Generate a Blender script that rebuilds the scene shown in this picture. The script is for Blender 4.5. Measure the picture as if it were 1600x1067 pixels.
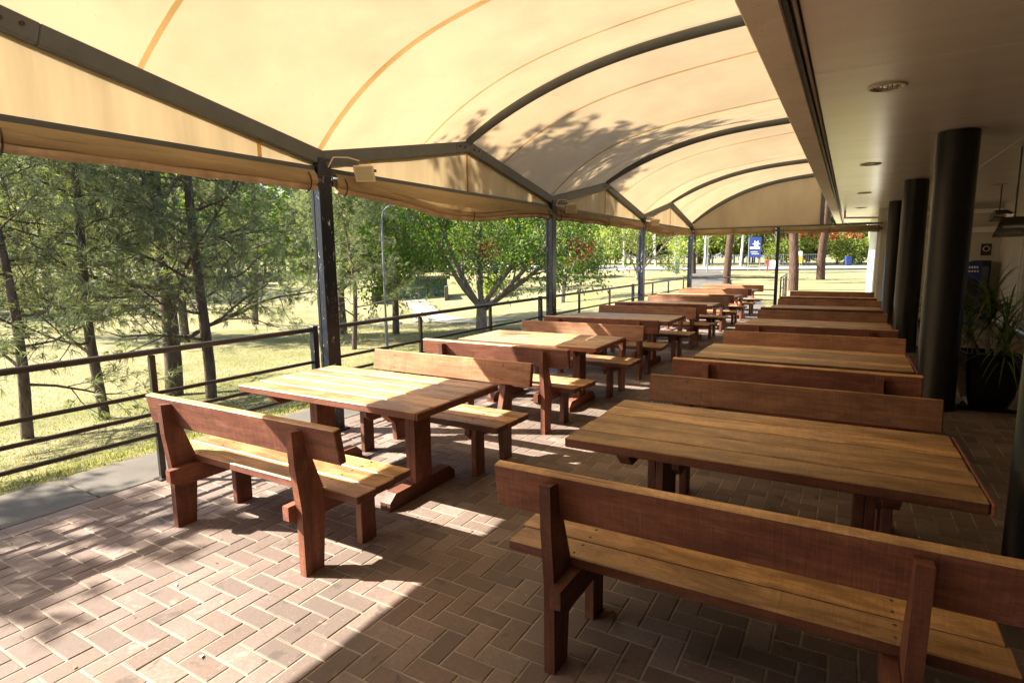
import bpy, math, random
import numpy as np
from mathutils import Vector, Matrix
scene = bpy.context.scene
for _o in list(bpy.data.objects): bpy.data.objects.remove(_o)
R = math.radians
# ------------------------------------------------------------------ camera
CAM_H, FPX = 1.6, 899.0
PITCH, YAW, ROLL = R(-8.1), R(30.32), R(-0.7)
fwd = Vector((-math.sin(YAW)*math.cos(PITCH), math.cos(YAW)*math.cos(PITCH), math.sin(PITCH)))
rgt = Vector((math.cos(YAW), math.sin(YAW), 0)); upv = rgt.cross(fwd)
r2 = rgt*math.cos(ROLL) + upv*math.sin(ROLL); u2 = upv*math.cos(ROLL) - rgt*math.sin(ROLL)
cd = bpy.data.cameras.new('camera'); cam = bpy.data.objects.new('camera', cd); scene.collection.objects.link(cam)
cd.sensor_width = 36; cd.lens = FPX/1600*36; cd.clip_start = 0.05; cd.clip_end = 3000
m3 = Matrix((r2, u2, -fwd)).transposed()
cam.matrix_world = Matrix.Translation((0, 0, CAM_H)) @ m3.to_4x4()
scene.camera = cam
# ------------------------------------------------------------------ sky, sun, exposure
SUN = Vector((-1.07, -0.53, 1.0)).normalized()
w = bpy.data.worlds.new('World'); scene.world = w; w.use_nodes = True
nt = w.node_tree; bg = nt.nodes['Background']; sk = nt.nodes.new('ShaderNodeTexSky')
sk.sky_type = 'NISHITA'; sk.sun_disc = False; sk.sun_elevation = math.asin(SUN.z)
sk.sun_rotation = math.atan2(SUN.x, SUN.y) % (2*math.pi); sk.altitude = 100; sk.dust_density = 1.5
nt.links.new(sk.outputs[0], bg.inputs[0]); bg.inputs[1].default_value = 0.10
sd = bpy.data.lights.new('sun', 'SUN'); so = bpy.data.objects.new('sun', sd); scene.collection.objects.link(so)
sd.energy = 5.0; sd.angle = R(0.55); sd.color = (1.0, 0.93, 0.82)
so.rotation_euler = (-SUN).to_track_quat('-Z', 'Y').to_euler(); so.location = SUN*40
scene.view_settings.view_transform = 'Standard'; scene.view_settings.look = 'None'
scene.view_settings.exposure = 2.3; scene.view_settings.gamma = 1.0
scene.view_settings.use_curve_mapping = False
try:
    scene.cycles.use_denoising = True; scene.cycles.max_bounces = 10; scene.cycles.diffuse_bounces = 6
    scene.cycles.transparent_max_bounces = 12; scene.cycles.sample_clamp_indirect = 8
except Exception: pass
rng = random.Random(7); nrg = np.random.default_rng(7)
# ------------------------------------------------------------------ materials
MATS = {}
class NT:
    def __init__(s, name):
        s.m = bpy.data.materials.new(name); s.m.use_nodes = True; s.t = s.m.node_tree
        s.b = s.t.nodes['Principled BSDF']; s.out = s.t.nodes['Material Output']; MATS[name] = s.m
    def n(s, typ, **k):
        x = s.t.nodes.new(typ)
        for a, v in k.items(): setattr(x, a, v)
        return x
    def l(s, a, b): s.t.links.new(a, b)
    def coord(s, kind='Object', scale=(1, 1, 1), rand=0.0):
        c = s.n('ShaderNodeTexCoord'); mp = s.n('ShaderNodeMapping'); mp.inputs['Scale'].default_value = scale
        src = c.outputs[kind]
        if rand:
            oi = s.n('ShaderNodeObjectInfo'); mu = s.n('ShaderNodeMath', operation='MULTIPLY'); mu.inputs[1].default_value = rand
            s.l(oi.outputs['Random'], mu.inputs[0]); ad = s.n('ShaderNodeVectorMath', operation='ADD')
            s.l(src, ad.inputs[0]); s.l(mu.outputs[0], ad.inputs[1]); src = ad.outputs[0]
        s.l(src, mp.inputs[0]); return mp.outputs[0]
    def noise(s, vec, scale, detail=4, rough=.6, dist=0):
        x = s.n('ShaderNodeTexNoise'); x.inputs['Scale'].default_value = scale; x.inputs['Detail'].default_value = detail
        x.inputs['Roughness'].default_value = rough; x.inputs['Distortion'].default_value = dist
        if vec is not None: s.l(vec, x.inputs['Vector'])
        return x.outputs['Fac']
    def ramp(s, fac, stops, const=False):
        x = s.n('ShaderNodeValToRGB'); cr = x.color_ramp
        if const: cr.interpolation = 'CONSTANT'
        while len(cr.elements) < len(stops): cr.elements.new(.5)
        for e, (p, c) in zip(cr.elements, stops): e.position = p; e.color = (*c, 1) if len(c) == 3 else c
        s.l(fac, x.inputs[0]); return x.outputs[0]
    def mix(s, fac, a, b, typ='MIX'):
        x = s.n('ShaderNodeMix', data_type='RGBA', blend_type=typ)
        if isinstance(fac, (int, float)): x.inputs[0].default_value = fac
        else: s.l(fac, x.inputs[0])
        for i, v in ((6, a), (7, b)):
            if isinstance(v, tuple): x.inputs[i].default_value = (*v, 1)
            else: s.l(v, x.inputs[i])
        return x.outputs[2]
    def bump(s, hgt, strength=.3, dist=.01):
        x = s.n('ShaderNodeBump'); x.inputs['Strength'].default_value = strength; x.inputs['Distance'].default_value = dist
        s.l(hgt, x.inputs['Height']); s.l(x.outputs[0], s.b.inputs['Normal'])
    def set(s, col=None, rough=.6, spec=.5, metal=0):
        if col is not None:
            if isinstance(col, tuple): s.b.inputs['Base Color'].default_value = (*col, 1)
            else: s.l(col, s.b.inputs['Base Color'])
        if isinstance(rough, (int, float)): s.b.inputs['Roughness'].default_value = rough
        else: s.l(rough, s.b.inputs['Roughness'])
        s.b.inputs['Specular IOR Level'].default_value = spec; s.b.inputs['Metallic'].default_value = metal
        return s
def g3(v): return (v, v, v)
def wood(name, axis, light, dark, wear=0.5, rough=.55, crack=.75):
    t = NT(name)
    def vec(across, along, rnd):
        sc = [across]*3; sc[axis] = along; return t.coord('Object', tuple(sc), rand=rnd)
    grain = t.noise(vec(9, .75, 37.), 3.2, 8, .68, .8); patch = t.noise(vec(2.6, 1.0, 11.), 2.6, 7, .68, .4)
    tint = t.noise(vec(3, .5, 19.), 1.5, 3, .5); cr = t.noise(vec(38, .9, 23.), 1.6, 4, .6, .5); fine = t.noise(vec(120, 4, 5.), 1.5, 3, .6)
    saw = t.noise(vec(5, 90, 3.), 1.0, 2, .5, .9); pale = t.noise(vec(5, 1.4, 29.), 3.0, 7, .7)
    c = t.ramp(grain, [(.25, dark), (.64, light)])
    c = t.mix(t.ramp(tint, [(.35, g3(0)), (.7, g3(.35))]), c, (light[0]*1.1, light[1]*.9, light[2]*.75))
    c = t.mix(t.ramp(patch, [(.44, g3(0)), (.58, g3(wear))]), c, tuple(x*.62 for x in dark))
    c = t.mix(t.ramp(pale, [(.56, g3(0)), (.72, g3(.5))]), c, tuple(min(1, x*1.25+.03) for x in light))
    c = t.mix(t.ramp(fine, [(.30, g3(.35)), (.5, g3(0))]), c, tuple(x*.5 for x in dark))
    c = t.mix(t.ramp(saw, [(.38, g3(.22)), (.56, g3(0))]), c, tuple(x*.75 for x in dark))
    c = t.mix(t.ramp(cr, [(.26, g3(crack)), (.31, g3(0))]), c, tuple(x*.22 for x in dark))
    oi = t.n('ShaderNodeObjectInfo'); hs = t.n('ShaderNodeHueSaturation')
    mr = t.n('ShaderNodeMapRange'); mr.inputs[3].default_value = .60; mr.inputs[4].default_value = 1.28
    t.l(oi.outputs['Random'], mr.inputs[0]); t.l(mr.outputs[0], hs.inputs['Value']); t.l(c, hs.inputs['Color'])
    t.set(hs.outputs[0], rough=t.ramp(pale, [(.3, g3(rough-.06)), (.8, g3(rough+.2))]), spec=.35)
    ad = t.n('ShaderNodeMath', operation='ADD'); t.l(grain, ad.inputs[0]); t.l(saw, ad.inputs[1]); t.bump(ad.outputs[0], .4, .005); return t.m
WT, WTD = (.66, .415, .19), (.33, .175, .072)
WR, WRD = (.265, .10, .054), (.112, .039, .026)
wood('weathered_x', 0, WT, WTD, .7, .36); wood('red_x', 0, WR, WRD); wood('red_y', 1, WR, WRD); wood('red_z', 2, WR, WRD)
wood('weathered_y', 1, WT, WTD); wood('sunlit_red_x', 0, (.42, .20, .095), (.19, .075, .036), .4)  # last one: backrest-front red made paler, sun glare put into the colour
def simple(name, col, rough=.6, spec=.5, metal=0, var=0.0, scale=6, bump=0):
    t = NT(name)
    if var:
        n = t.noise(t.coord('Object'), scale, 6, .65)
        c = t.ramp(n, [(.3, tuple(x*(1-var) for x in col)), (.7, tuple(min(1, x*(1+var*.5)) for x in col))])
        t.set(c, rough, spec, metal)
        if bump: t.bump(n, bump, .004)
    else: t.set(col, rough, spec, metal)
    return t.m
simple('bolt_steel', (.12, .10, .09), .5, .5, .6)
simple('grey_paint', (.095, .108, .115), .5, .4, 0, .18, 5)
simple('dark_rail', (.032, .026, .021), .42, .5, 0, .5, 14)
simple('galvanised', (.28, .29, .29), .5, .5, .5, .2, 8)
simple('white_paint', (.72, .70, .64), .5, .4, 0, .08, 6)
simple('cream_metal', (.62, .56, .44), .5, .4, 0, .15, 20)
simple('rubber_black', (.012, .012, .013), .5)
simple('gloss_black', (.006, .006, .007), .16, .5)
simple('soil', (.11, .05, .028), .95, .2, 0, .5, 40, .8)
simple('signal_blue', (.018, .04, .20), .5); simple('signal_red', (.5, .03, .02), .4)
simple('signal_yellow', (.7, .36, .03), .4); simple('sign_white', (.78, .78, .78), .5)
simple('dark_green_metal', (.05, .10, .075), .6, .4, 0, .3, 3)
simple('stone', (.32, .29, .25), .9, .2, 0, .4, 6, .6)
simple('chrome', (.75, .74, .68), .18, .5, .9)
def black_post():
    t = NT('black_post'); v = t.coord('Object', (1, 1, .28), 9.0)
    chips = t.ramp(t.noise(v, 26, 7, .72, 1.2), [(.615, g3(0)), (.64, g3(1))])
    c = t.mix(t.noise(t.coord('Object'), 4), (.005, .008, .017), (.010, .014, .026))
    t.set(t.mix(chips, c, (.42, .42, .40)), .3, .5); return t.m
black_post()
def column_black():
    t = NT('column_black'); n = t.noise(t.coord('Object', (1, 1, .35)), 7, 6, .7)
    c = t.ramp(n, [(.3, (.006, .005, .006)), (.75, (.011, .010, .011))])
    sp = t.ramp(t.noise(t.coord('Object', (1, 1, 1), 3), 75, 2, .5), [(.74, g3(0)), (.77, g3(1))])
    t.set(t.mix(sp, c, (.2, .18, .16)), t.ramp(n, [(.3, g3(.28)), (.7, g3(.42))]), .35); return t.m
column_black()
def brick():
    t = NT('paver'); oi = t.n('ShaderNodeObjectInfo'); ge = t.n('ShaderNodeNewGeometry')
    ad = t.n('ShaderNodeMath', operation='ADD'); fr = t.n('ShaderNodeMath', operation='FRACT')
    t.l(oi.outputs['Random'], ad.inputs[0]); t.l(ge.outputs['Random Per Island'], ad.inputs[1]); t.l(ad.outputs[0], fr.inputs[0])
    base = t.ramp(fr.outputs[0], [(0, (.128, .093, .072)), (.25, (.205, .148, .115)), (.5, (.155, .106, .08)), (.75, (.225, .158, .122)), (1, (.26, .20, .165))])
    v = t.coord('Object'); big = t.noise(t.n('ShaderNodeNewGeometry').outputs['Position'], 1.1, 5, .6)
    n = t.noise(t.n('ShaderNodeNewGeometry').outputs['Position'], 55, 6, .7)
    c = t.mix(t.ramp(n, [(.35, g3(.5)), (.62, g3(0))]), base, (.085, .06, .05))
    c = t.mix(t.ramp(big, [(.42, g3(.0)), (.60, g3(.6))]), c, (.105, .08, .066))
    bl = t.noise(t.n('ShaderNodeNewGeometry').outputs['Position'], 7.5, 3, .55, .4)
    c = t.mix(t.ramp(bl, [(.63, g3(0)), (.69, g3(.6))]), c, (.06, .046, .04))
    c = t.mix(t.ramp(bl, [(.27, g3(.5)), (.36, g3(0))]), c, (.30, .25, .2))
    sp = t.noise(t.n('ShaderNodeNewGeometry').outputs['Position'], 120, 2, .5)
    c = t.mix(t.ramp(sp, [(.70, g3(0)), (.74, g3(.5))]), c, (.5, .45, .4))
    t.set(c, t.ramp(n, [(.3, g3(.62)), (.7, g3(.8))]), .35); t.bump(n, .35, .004)
brick()
def mortar():
    t = NT('sandy_joint'); p = t.n('ShaderNodeNewGeometry').outputs['Position']
    n = t.noise(p, 160, 4, .7); b = t.noise(p, 2.2, 5, .6)
    c = t.ramp(n, [(.3, (.28, .235, .17)), (.7, (.46, .395, .295))]); c = t.mix(t.ramp(b, [(.36, g3(0)), (.62, g3(.8))]), c, (.14, .11, .08))
    t.set(c, .95, .2); t.bump(n, .5, .003)
mortar()
def concrete():
    t = NT('concrete'); p = t.n('ShaderNodeNewGeometry').outputs['Position']
    n = t.noise(p, 30, 8, .7); b = t.noise(p, 1.6, 5, .65)
    c = t.ramp(b, [(.3, (.075, .065, .051)), (.7, (.135, .118, .094))]); c = t.mix(t.ramp(n, [(.35, g3(.4)), (.6, g3(0))]), c, (.11, .095, .08))
    t.set(c, .9, .25); t.bump(n, .4, .005)
concrete()
simple('dirt', (.36, .30, .21), .95, .2, 0, .3, .8)
def asphalt():
    t = NT('pale_asphalt'); p = t.n('ShaderNodeNewGeometry').outputs['Position']
    n = t.noise(p, 8, 8, .7); t.set(t.ramp(n, [(.3, (.24, .235, .235)), (.7, (.33, .325, .32))]), .85, .3)
asphalt()
def lawn():
    t = NT('lawn'); p = t.n('ShaderNodeNewGeometry').outputs['Position']
    b = t.noise(p, .35, 6, .65); m = t.noise(p, 3.0, 6, .7); f = t.noise(p, 38, 6, .75)
    c = t.ramp(b, [(.30, (.115, .135, .042)), (.43, (.215, .19, .085)), (.56, (.31, .25, .14))])
    c = t.mix(t.ramp(m, [(.36, g3(.55)), (.6, g3(0))]), c, (.15, .18, .055))
    c = t.mix(t.ramp(f, [(.34, g3(.5)), (.6, g3(0))]), c, (.15, .135, .06))
    c = t.mix(t.ramp(f, [(.55, g3(0)), (.75, g3(.5))]), c, (.38, .33, .17))
    t.set(c, .95, .15); t.bump(f, .9, .04)
lawn()
def fabric(name, col_r, col_t, fac=.5, stain=.35, wrinkle=0, ax=(1, 1, 1)):
    t = NT(name); t.t.nodes.remove(t.b); p = t.n('ShaderNodeNewGeometry').outputs['Position']
    mp = t.n('ShaderNodeMapping'); mp.inputs['Scale'].default_value = ax; t.l(p, mp.inputs[0])
    big = t.noise(mp.outputs[0], 1.4, 6, .62); sp = t.noise(p, 26, 3, .6); st = t.noise(p, .55, 4, .55)
    k = t.ramp(big, [(.3, g3(1-stain)), (.62, g3(1))]); k = t.mix(t.ramp(sp, [(.735, g3(0)), (.765, g3(.75))]), k, (.35, .25, .15))
    k = t.mix(.6, k, t.ramp(st, [(.3, (.9, .86, .78)), (.7, (1, 1, 1))]), 'MULTIPLY')
    d = t.n('ShaderNodeBsdfDiffuse'); tr = t.n('ShaderNodeBsdfTranslucent'); mx = t.n('ShaderNodeMixShader')
    t.l(t.mix(1.0, k, col_r, 'MULTIPLY'), d.inputs[0]); t.l(t.mix(1.0, k, col_t, 'MULTIPLY'), tr.inputs[0])
    mx.inputs[0].default_value = fac; t.l(d.outputs[0], mx.inputs[1]); t.l(tr.outputs[0], mx.inputs[2]); t.l(mx.outputs[0], t.out.inputs[0])
    if wrinkle:
        bm = t.n('ShaderNodeBump'); bm.inputs['Strength'].default_value = wrinkle; bm.inputs['Distance'].default_value = .02
        mq = t.n('ShaderNodeMapping'); mq.inputs['Scale'].default_value = (1, .25, 1); t.l(p, mq.inputs[0])
        t.l(t.noise(mq.outputs[0], 22, 4, .6, 1.0), bm.inputs['Height']); t.l(bm.outputs[0], d.inputs['Normal'])
    return t.m
fabric('canopy_cloth', (.48, .395, .275), (.395, .292, .168), .42, .16)
fabric('valance_cloth', (.48, .395, .265), (.36, .268, .148), .4, .26, 0, (1, 3.2, .35))
fabric('seam_cloth', (.40, .30, .17), (.96, .78, .50), .86, .25)
fabric('blind_cloth', (.40, .32, .20), (.40, .27, .12), .10, .55, .7, (1, .3, 1.5))
fabric('blind_edge', (.47, .37, .26), (.4, .26, .12), .08, .5, .8, (1, 3, 1))
def soffit():
    t = NT('soffit_paint'); p = t.n('ShaderNodeNewGeometry').outputs['Position']
    mp = t.n('ShaderNodeMapping'); mp.inputs['Scale'].default_value = (.5, 3.5, 1); t.l(p, mp.inputs[0])
    n = t.noise(mp.outputs[0], 1.2, 6, .6); s = t.noise(p, 40, 2, .5)
    c = t.ramp(n, [(.3, (.78, .71, .65)), (.7, (.88, .82, .75))]); c = t.mix(t.ramp(s, [(.75, g3(0)), (.78, g3(.6))]), c, (.2, .16, .12))
    t.set(c, .26, .6); t.bump(n, .10, .01); t.b.inputs['Coat Weight'].default_value = .5; t.b.inputs['Coat Roughness'].default_value = .25
soffit()
def fascia():
    t = NT('fascia_paint'); p = t.n('ShaderNodeNewGeometry').outputs['Position']
    n = t.noise(p, 3.0, 7, .7); s = t.noise(p, 34, 4, .7)
    c = t.ramp(n, [(.3, (.62, .53, .44)), (.7, (.78, .69, .59))]); c = t.mix(t.ramp(s, [(.64, g3(0)), (.70, g3(.8))]), c, (.13, .09, .06))
    t.set(c, .6, .4)
fascia()
def render_wall():
    t = NT('cream_wall'); p = t.n('ShaderNodeNewGeometry').outputs['Position']
    n = t.noise(p, 1.5, 7, .65); t.set(t.ramp(n, [(.3, (.50, .45, .38)), (.7, (.62, .57, .49))]), .85, .3); t.bump(t.noise(p, 60, 4, .6), .15, .004)
render_wall()
simple('dark_glass', (.02, .022, .022), .08, .6)
simple('cork_panel', (.24, .18, .14), .8, .3, 0, .3, 8)
def bark(name, a, b, sc=(1, 1, .22), s=16, bump=.9):
    t = NT(name); n = t.noise(t.coord('Object', sc), s, 7, .7, .6); t.set(t.ramp(n, [(.32, a), (.68, b)]), .95, .2); t.bump(n, bump, .03)
bark('bark_brown', (.045, .032, .026), (.155, .115, .09)); bark('bark_grey', (.13, .105, .08), (.33, .28, .22), (1, 1, .5), 8, .4)
bark('bark_red', (.03, .018, .014), (.13, .075, .052))
bark('bark_dark', (.10, .08, .063), (.27, .22, .17), (1, 1, .5), 8, .5); bark('bark_white', (.38, .34, .29), (.68, .63, .56), (1, 1, .3), 5, .2)
def leaf(name, stops, trans=.45, rough=.5):
    t = NT(name); ge = t.n('ShaderNodeNewGeometry'); oi = t.n('ShaderNodeObjectInfo')
    c = t.ramp(ge.outputs['Random Per Island'], stops)
    hs = t.n('ShaderNodeHueSaturation'); mr = t.n('ShaderNodeMapRange'); mr.inputs[3].default_value = .8; mr.inputs[4].default_value = 1.2
    t.l(oi.outputs['Random'], mr.inputs[0]); t.l(mr.outputs[0], hs.inputs['Value']); t.l(c, hs.inputs['Color'])
    t.set(hs.outputs[0], rough, .35); tr = t.n('ShaderNodeBsdfTranslucent'); mx = t.n('ShaderNodeMixShader'); mx.inputs[0].default_value = trans
    gl = t.mix(1.0, hs.outputs[0], (1.5, 1.45, .6), 'MULTIPLY'); t.l(gl, tr.inputs[0])
    t.l(t.b.outputs[0], mx.inputs[1]); t.l(tr.outputs[0], mx.inputs[2]); t.l(mx.outputs[0], t.out.inputs[0])
leaf('needle_leaf', [(0, (.09, .12, .082)), (.45, (.15, .185, .125)), (.8, (.215, .245, .15)), (1, (.30, .295, .145))], .45)
leaf('autumn_leaf', [(0, (.05, .11, .02)), (.5, (.10, .20, .03)), (.88, (.19, .28, .045)), (.965, (.28, .28, .04)), (.99, (.30, .16, .03)), (1, (.28, .07, .02))], .5)
leaf('red_leaf', [(0, (.22, .028, .018)), (.6, (.30, .06, .022)), (.85, (.32, .13, .03)), (1, (.12, .16, .03))], .45)
leaf('wood_leaf', [(0, (.05, .08, .026)), (.5, (.095, .135, .042)), (.85, (.155, .185, .06)), (1, (.20, .20, .08))], .45)
leaf('bright_leaf', [(0, (.11, .165, .035)), (.5, (.20, .26, .06)), (1, (.32, .33, .10))], .5)
leaf('strap_leaf', [(0, (.05, .085, .025)), (.6, (.09, .15, .04)), (.9, (.16, .21, .06)), (1, (.28, .2, .09))], .4, .3)
leaf('grass_blade', [(0, (.07, .11, .025)), (.5, (.15, .165, .05)), (1, (.34, .29, .14))], .4, .7)
# ------------------------------------------------------------------ mesh helpers
COL = scene.collection
class MB:
    def __init__(s): s.v = []; s.f = []; s.mi = []; s.sm = []
    def add(s, vs, fs, mi=0, smooth=False):
        o = len(s.v); s.v += [tuple(p) for p in vs]; s.f += [tuple(i+o for i in f) for f in fs]
        s.mi += (mi if isinstance(mi, list) else [mi]*len(fs)); s.sm += [smooth]*len(fs)
    def quad(s, a, b, c, d, mi=0): s.add([a, b, c, d], [(0, 1, 2, 3)], mi)
    def box(s, c, size, mi=0, ch=0.0, top=None, M=None):
        hx, hy, hz = (x/2 for x in size); c = Vector(c); pts = []; fs = []; ms = []
        tm = mi if top is None else top
        if ch <= 0:
            pts = [Vector((x*hx, y*hy, z*hz)) for x in (-1, 1) for y in (-1, 1) for z in (-1, 1)]
            fs = [(0, 1, 3, 2), (4, 6, 7, 5), (0, 4, 5, 1), (2, 3, 7, 6), (0, 2, 6, 4), (1, 5, 7, 3)]; ms = [mi]*5 + [tm]
        else:
            ch = min(ch, .45*min(size)); idx = {}
            for x in (-1, 1):
                for y in (-1, 1):
                    for z in (-1, 1):
                        for a in range(3):
                            d = [hx-ch, hy-ch, hz-ch]; d[a] = (hx, hy, hz)[a]
                            idx[(x, y, z, a)] = len(pts); pts.append(Vector((x*d[0], y*d[1], z*d[2])))
            def F(l, m=mi): fs.append(tuple(idx[k] for k in l)); ms.append(m)
            for sg in (-1, 1):
                for a in range(3):
                    cyc = [(-1, -1), (1, -1), (1, 1), (-1, 1)]
                    if sg < 0: cyc = cyc[::-1]
                    l = []
                    for p, q in cyc:
                        k = [0, 0, 0]; k[a] = sg; k[(a+1) % 3] = p; k[(a+2) % 3] = q; l.append((*k, a))
                    F(l, tm if (a == 2 and sg == 1) else mi)
            for a in range(3):
                b, cc = (a+1) % 3, (a+2) % 3
                for p in (-1, 1):
                    for q in (-1, 1):
                        def K(e, ax):
                            k = [0, 0, 0]; k[a] = e; k[b] = p; k[cc] = q; return (*k, ax)
                        l = [K(-1, b), K(1, b), K(1, cc), K(-1, cc)]
                        F(l if p*q < 0 else l[::-1], tm if (b == 2 and p == 1) or (cc == 2 and q == 1) else mi)
            for x in (-1, 1):
                for y in (-1, 1):
                    for z in (-1, 1):
                        l = [(x, y, z, 0), (x, y, z, 1), (x, y, z, 2)]; F(l if x*y*z > 0 else l[::-1])
        if M is not None: pts = [M @ p for p in pts]
        s.add([p + c for p in pts], fs, ms); return s
    def prism(s, poly, axis, a, b, mi=0):
        """poly: list of 2-D points in the plane normal to axis ('x': (y,z), 'y': (x,z), 'z': (x,y)), extruded a..b"""
        def P(p, t): return {'x': (t, p[0], p[1]), 'y': (p[0], t, p[1]), 'z': (p[0], p[1], t)}[axis]
        n = len(poly); vs = [P(p, a) for p in poly] + [P(p, b) for p in poly]
        fs = [tuple(range(n)), tuple(range(2*n-1, n-1, -1))] + [(i, i+n, (i+1) % n + n, (i+1) % n) for i in range(n)]
        s.add(vs, fs, mi); return s
    def tube(s, pts, rad, k=10, mi=0, cap=True, smooth=True):
        pts = [Vector(p) for p in pts]; n = len(pts)
        if isinstance(rad, (int, float)): rad = [rad]*n
        vs = []; ref = None
        for i, p in enumerate(pts):
            d = (pts[min(i+1, n-1)] - pts[max(i-1, 0)]).normalized()
            if ref is None: ref = d.orthogonal().normalized()
            ref = (ref - d*ref.dot(d)).normalized(); q = d.cross(ref)
            vs += [p + (ref*math.cos(2*math.pi*j/k) + q*math.sin(2*math.pi*j/k))*rad[i] for j in range(k)]
        fs = [(i*k+j, i*k+(j+1) % k, (i+1)*k+(j+1) % k, (i+1)*k+j) for i in range(n-1) for j in range(k)]
        s.add(vs, fs, mi, smooth)
        if cap: s.add(vs[:k], [tuple(range(k))[::-1]], mi); s.add(vs[-k:], [tuple(range(k))], mi)
        return s
    def bar(s, a, b, wdt, hgt, mi=0, up=(0, 0, 1), ch=0.0):
        a, b = Vector(a), Vector(b); d = b - a; z = Vector(up); y = z.cross(d).normalized(); x = d.normalized(); z = x.cross(y)
        M = Matrix((x, y, z)).transposed(); return s.box((a+b)/2, (d.length, wdt, hgt), mi, ch, None, M)
    def lathe(s, prof, k=24, c=(0, 0, 0), mi=0):
        vs = [(c[0]+r*math.cos(2*math.pi*j/k), c[1]+r*math.sin(2*math.pi*j/k), c[2]+z) for r, z in prof for j in range(k)]
        fs = [(i*k+j, i*k+(j+1) % k, (i+1)*k+(j+1) % k, (i+1)*k+j) for i in range(len(prof)-1) for j in range(k)]
        s.add(vs, fs, mi, True); return s
    def mesh(s, name, mats):
        me = bpy.data.meshes.new(name); me.from_pydata(s.v, [], s.f)
        for m in mats: me.materials.append(MATS[m])
        me.polygons.foreach_set('material_index', s.mi); me.polygons.foreach_set('use_smooth', s.sm); me.update(); return me
def link(name, me, parent=None, loc=None, rot=None):
    o = bpy.data.objects.new(name, me); COL.objects.link(o)
    if parent is not None:
        o.parent = parent
    if loc is not None: o.location = loc
    if rot is not None: o.rotation_euler = rot
    return o
def part(name, mb, mats, parent, world=True, loc=None):
    if isinstance(mats, str): mats = [mats]
    o = link(name, mb.mesh(name, mats), parent)
    if loc is not None: o.location = loc
    elif world and parent is not None:
        p = Vector(parent.location)
        if parent.parent is not None: p = Vector((0, 0, 0))
        o.location = -p
    return o
def tag(o, label, cat, group=None):
    o['label'] = label; o['category'] = cat
    if group: o['group'] = group
    return o
def thing(name, label, cat, loc=(0, 0, 0), group=None, rz=0):
    o = bpy.data.objects.new(name, None); COL.objects.link(o); o.location = loc; o.rotation_euler = (0, 0, rz); o.empty_display_size = .2
    return tag(o, label, cat, group)
def struct(name, mb, mats, kind='structure'):
    if isinstance(mats, str): mats = [mats]
    o = link(name, mb.mesh(name, mats)); o['kind'] = kind; return o
def copy_tree(o, parent=None):
    c = o.copy(); COL.objects.link(c); c.parent = parent
    for ch in o.children: copy_tree(ch, c)
    return c
def np_mesh(name, V, Fq, mats, mi=None, smooth=False):
    """fast mesh from numpy arrays; Fq (n,3) or (n,4)"""
    me = bpy.data.meshes.new(name); n, k = Fq.shape
    me.vertices.add(len(V)); me.vertices.foreach_set('co', V.astype(np.float32).ravel())
    me.loops.add(n*k); me.loops.foreach_set('vertex_index', Fq.astype(np.int32).ravel())
    me.polygons.add(n); me.polygons.foreach_set('loop_start', np.arange(0, n*k, k, dtype=np.int32))
    try: me.polygons.foreach_set('loop_total', np.full(n, k, dtype=np.int32))
    except Exception: pass
    for m in mats: me.materials.append(MATS[m])
    if mi is not None: me.polygons.foreach_set('material_index', mi.astype(np.int32))
    me.polygons.foreach_set('use_smooth', np.full(n, smooth)); me.update(calc_edges=True); me.validate(); return me
def ss(t):
    t = min(1, max(0, t)); return t*t*(3-2*t)
def ground(x, y):
    d = max(0., -5.2-x); v = -1.2*(1-math.exp(-d/4))*(1-ss((y-14)/26))
    return v - .8*math.exp(-((x+21)**2+(y-25)**2)/50.) + .25*ss((y-38)/15)
# ================================================================== THE SETTING
# ---- terrain (lawn)
def make_terrain():
    xs = np.concatenate([np.linspace(-700, -60, 22), np.linspace(-56, -5.06, 110), np.linspace(-4.2, 60, 24), np.linspace(80, 700, 14)])
    ys = np.concatenate([np.linspace(-300, -14, 18), np.linspace(-12, 70, 165), np.linspace(76, 900, 30)])
    V = np.array([(x, y, ground(x, y) - (.10 if (-5.0 < x < 8 and y < 18.6) else .0)) for y in ys for x in xs])
    nx = len(xs); F = np.array([(j*nx+i, j*nx+i+1, (j+1)*nx+i+1, (j+1)*nx+i) for j in range(len(ys)-1) for i in range(nx-1)])
    o = link('lawn', np_mesh('lawn', V, F, ['lawn'], None, True)); o['kind'] = 'structure'
make_terrain()
# ---- concrete path strip beside the paving
m = MB()
for k in range(18):
    y0 = -9 + k*1.55
    m.box((-4.735, y0+.77, -.075), (.65, 1.535, .15), 0, .006)
struct('concrete_path', m, 'concrete')
# ---- brick paving: herringbone
U = 0.1033; X0B, Y0B = .0185, -.002; XL, XR, YB, YT = -4.40, 3.05, -1.6, 18.35
mb = MB(); mb.box(((XL+XR)/2, (YB+YT)/2, -.155), (XR-XL-.004, YT-YB, .305))
paving = struct('brick_paving', mb, 'sandy_joint')
def cellk(i, j): return (i - j + 1) % 4
def brick_pts(x0, y0, x1, y1, gap=.0044, ch=.003, d=.02):
    x0 += gap; y0 += gap; x1 -= gap; y1 -= gap
    t = [(x0+ch, y0+ch, 0), (x1-ch, y0+ch, 0), (x1-ch, y1-ch, 0), (x0+ch, y1-ch, 0)]
    s_ = [(x0, y0, -ch*.7), (x1, y0, -ch*.7), (x1, y1, -ch*.7), (x0, y1, -ch*.7)]
    b = [(x0, y0, -d), (x1, y0, -d), (x1, y1, -d), (x0, y1, -d)]
    return t+s_+b
BF = [(0, 1, 2, 3)] + [(4+i, 4+(i+1) % 4, (i+1) % 4, i) for i in range(4)] + [(8+i, 8+(i+1) % 4, 4+(i+1) % 4, 4+i) for i in range(4)]
bricks = []
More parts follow.
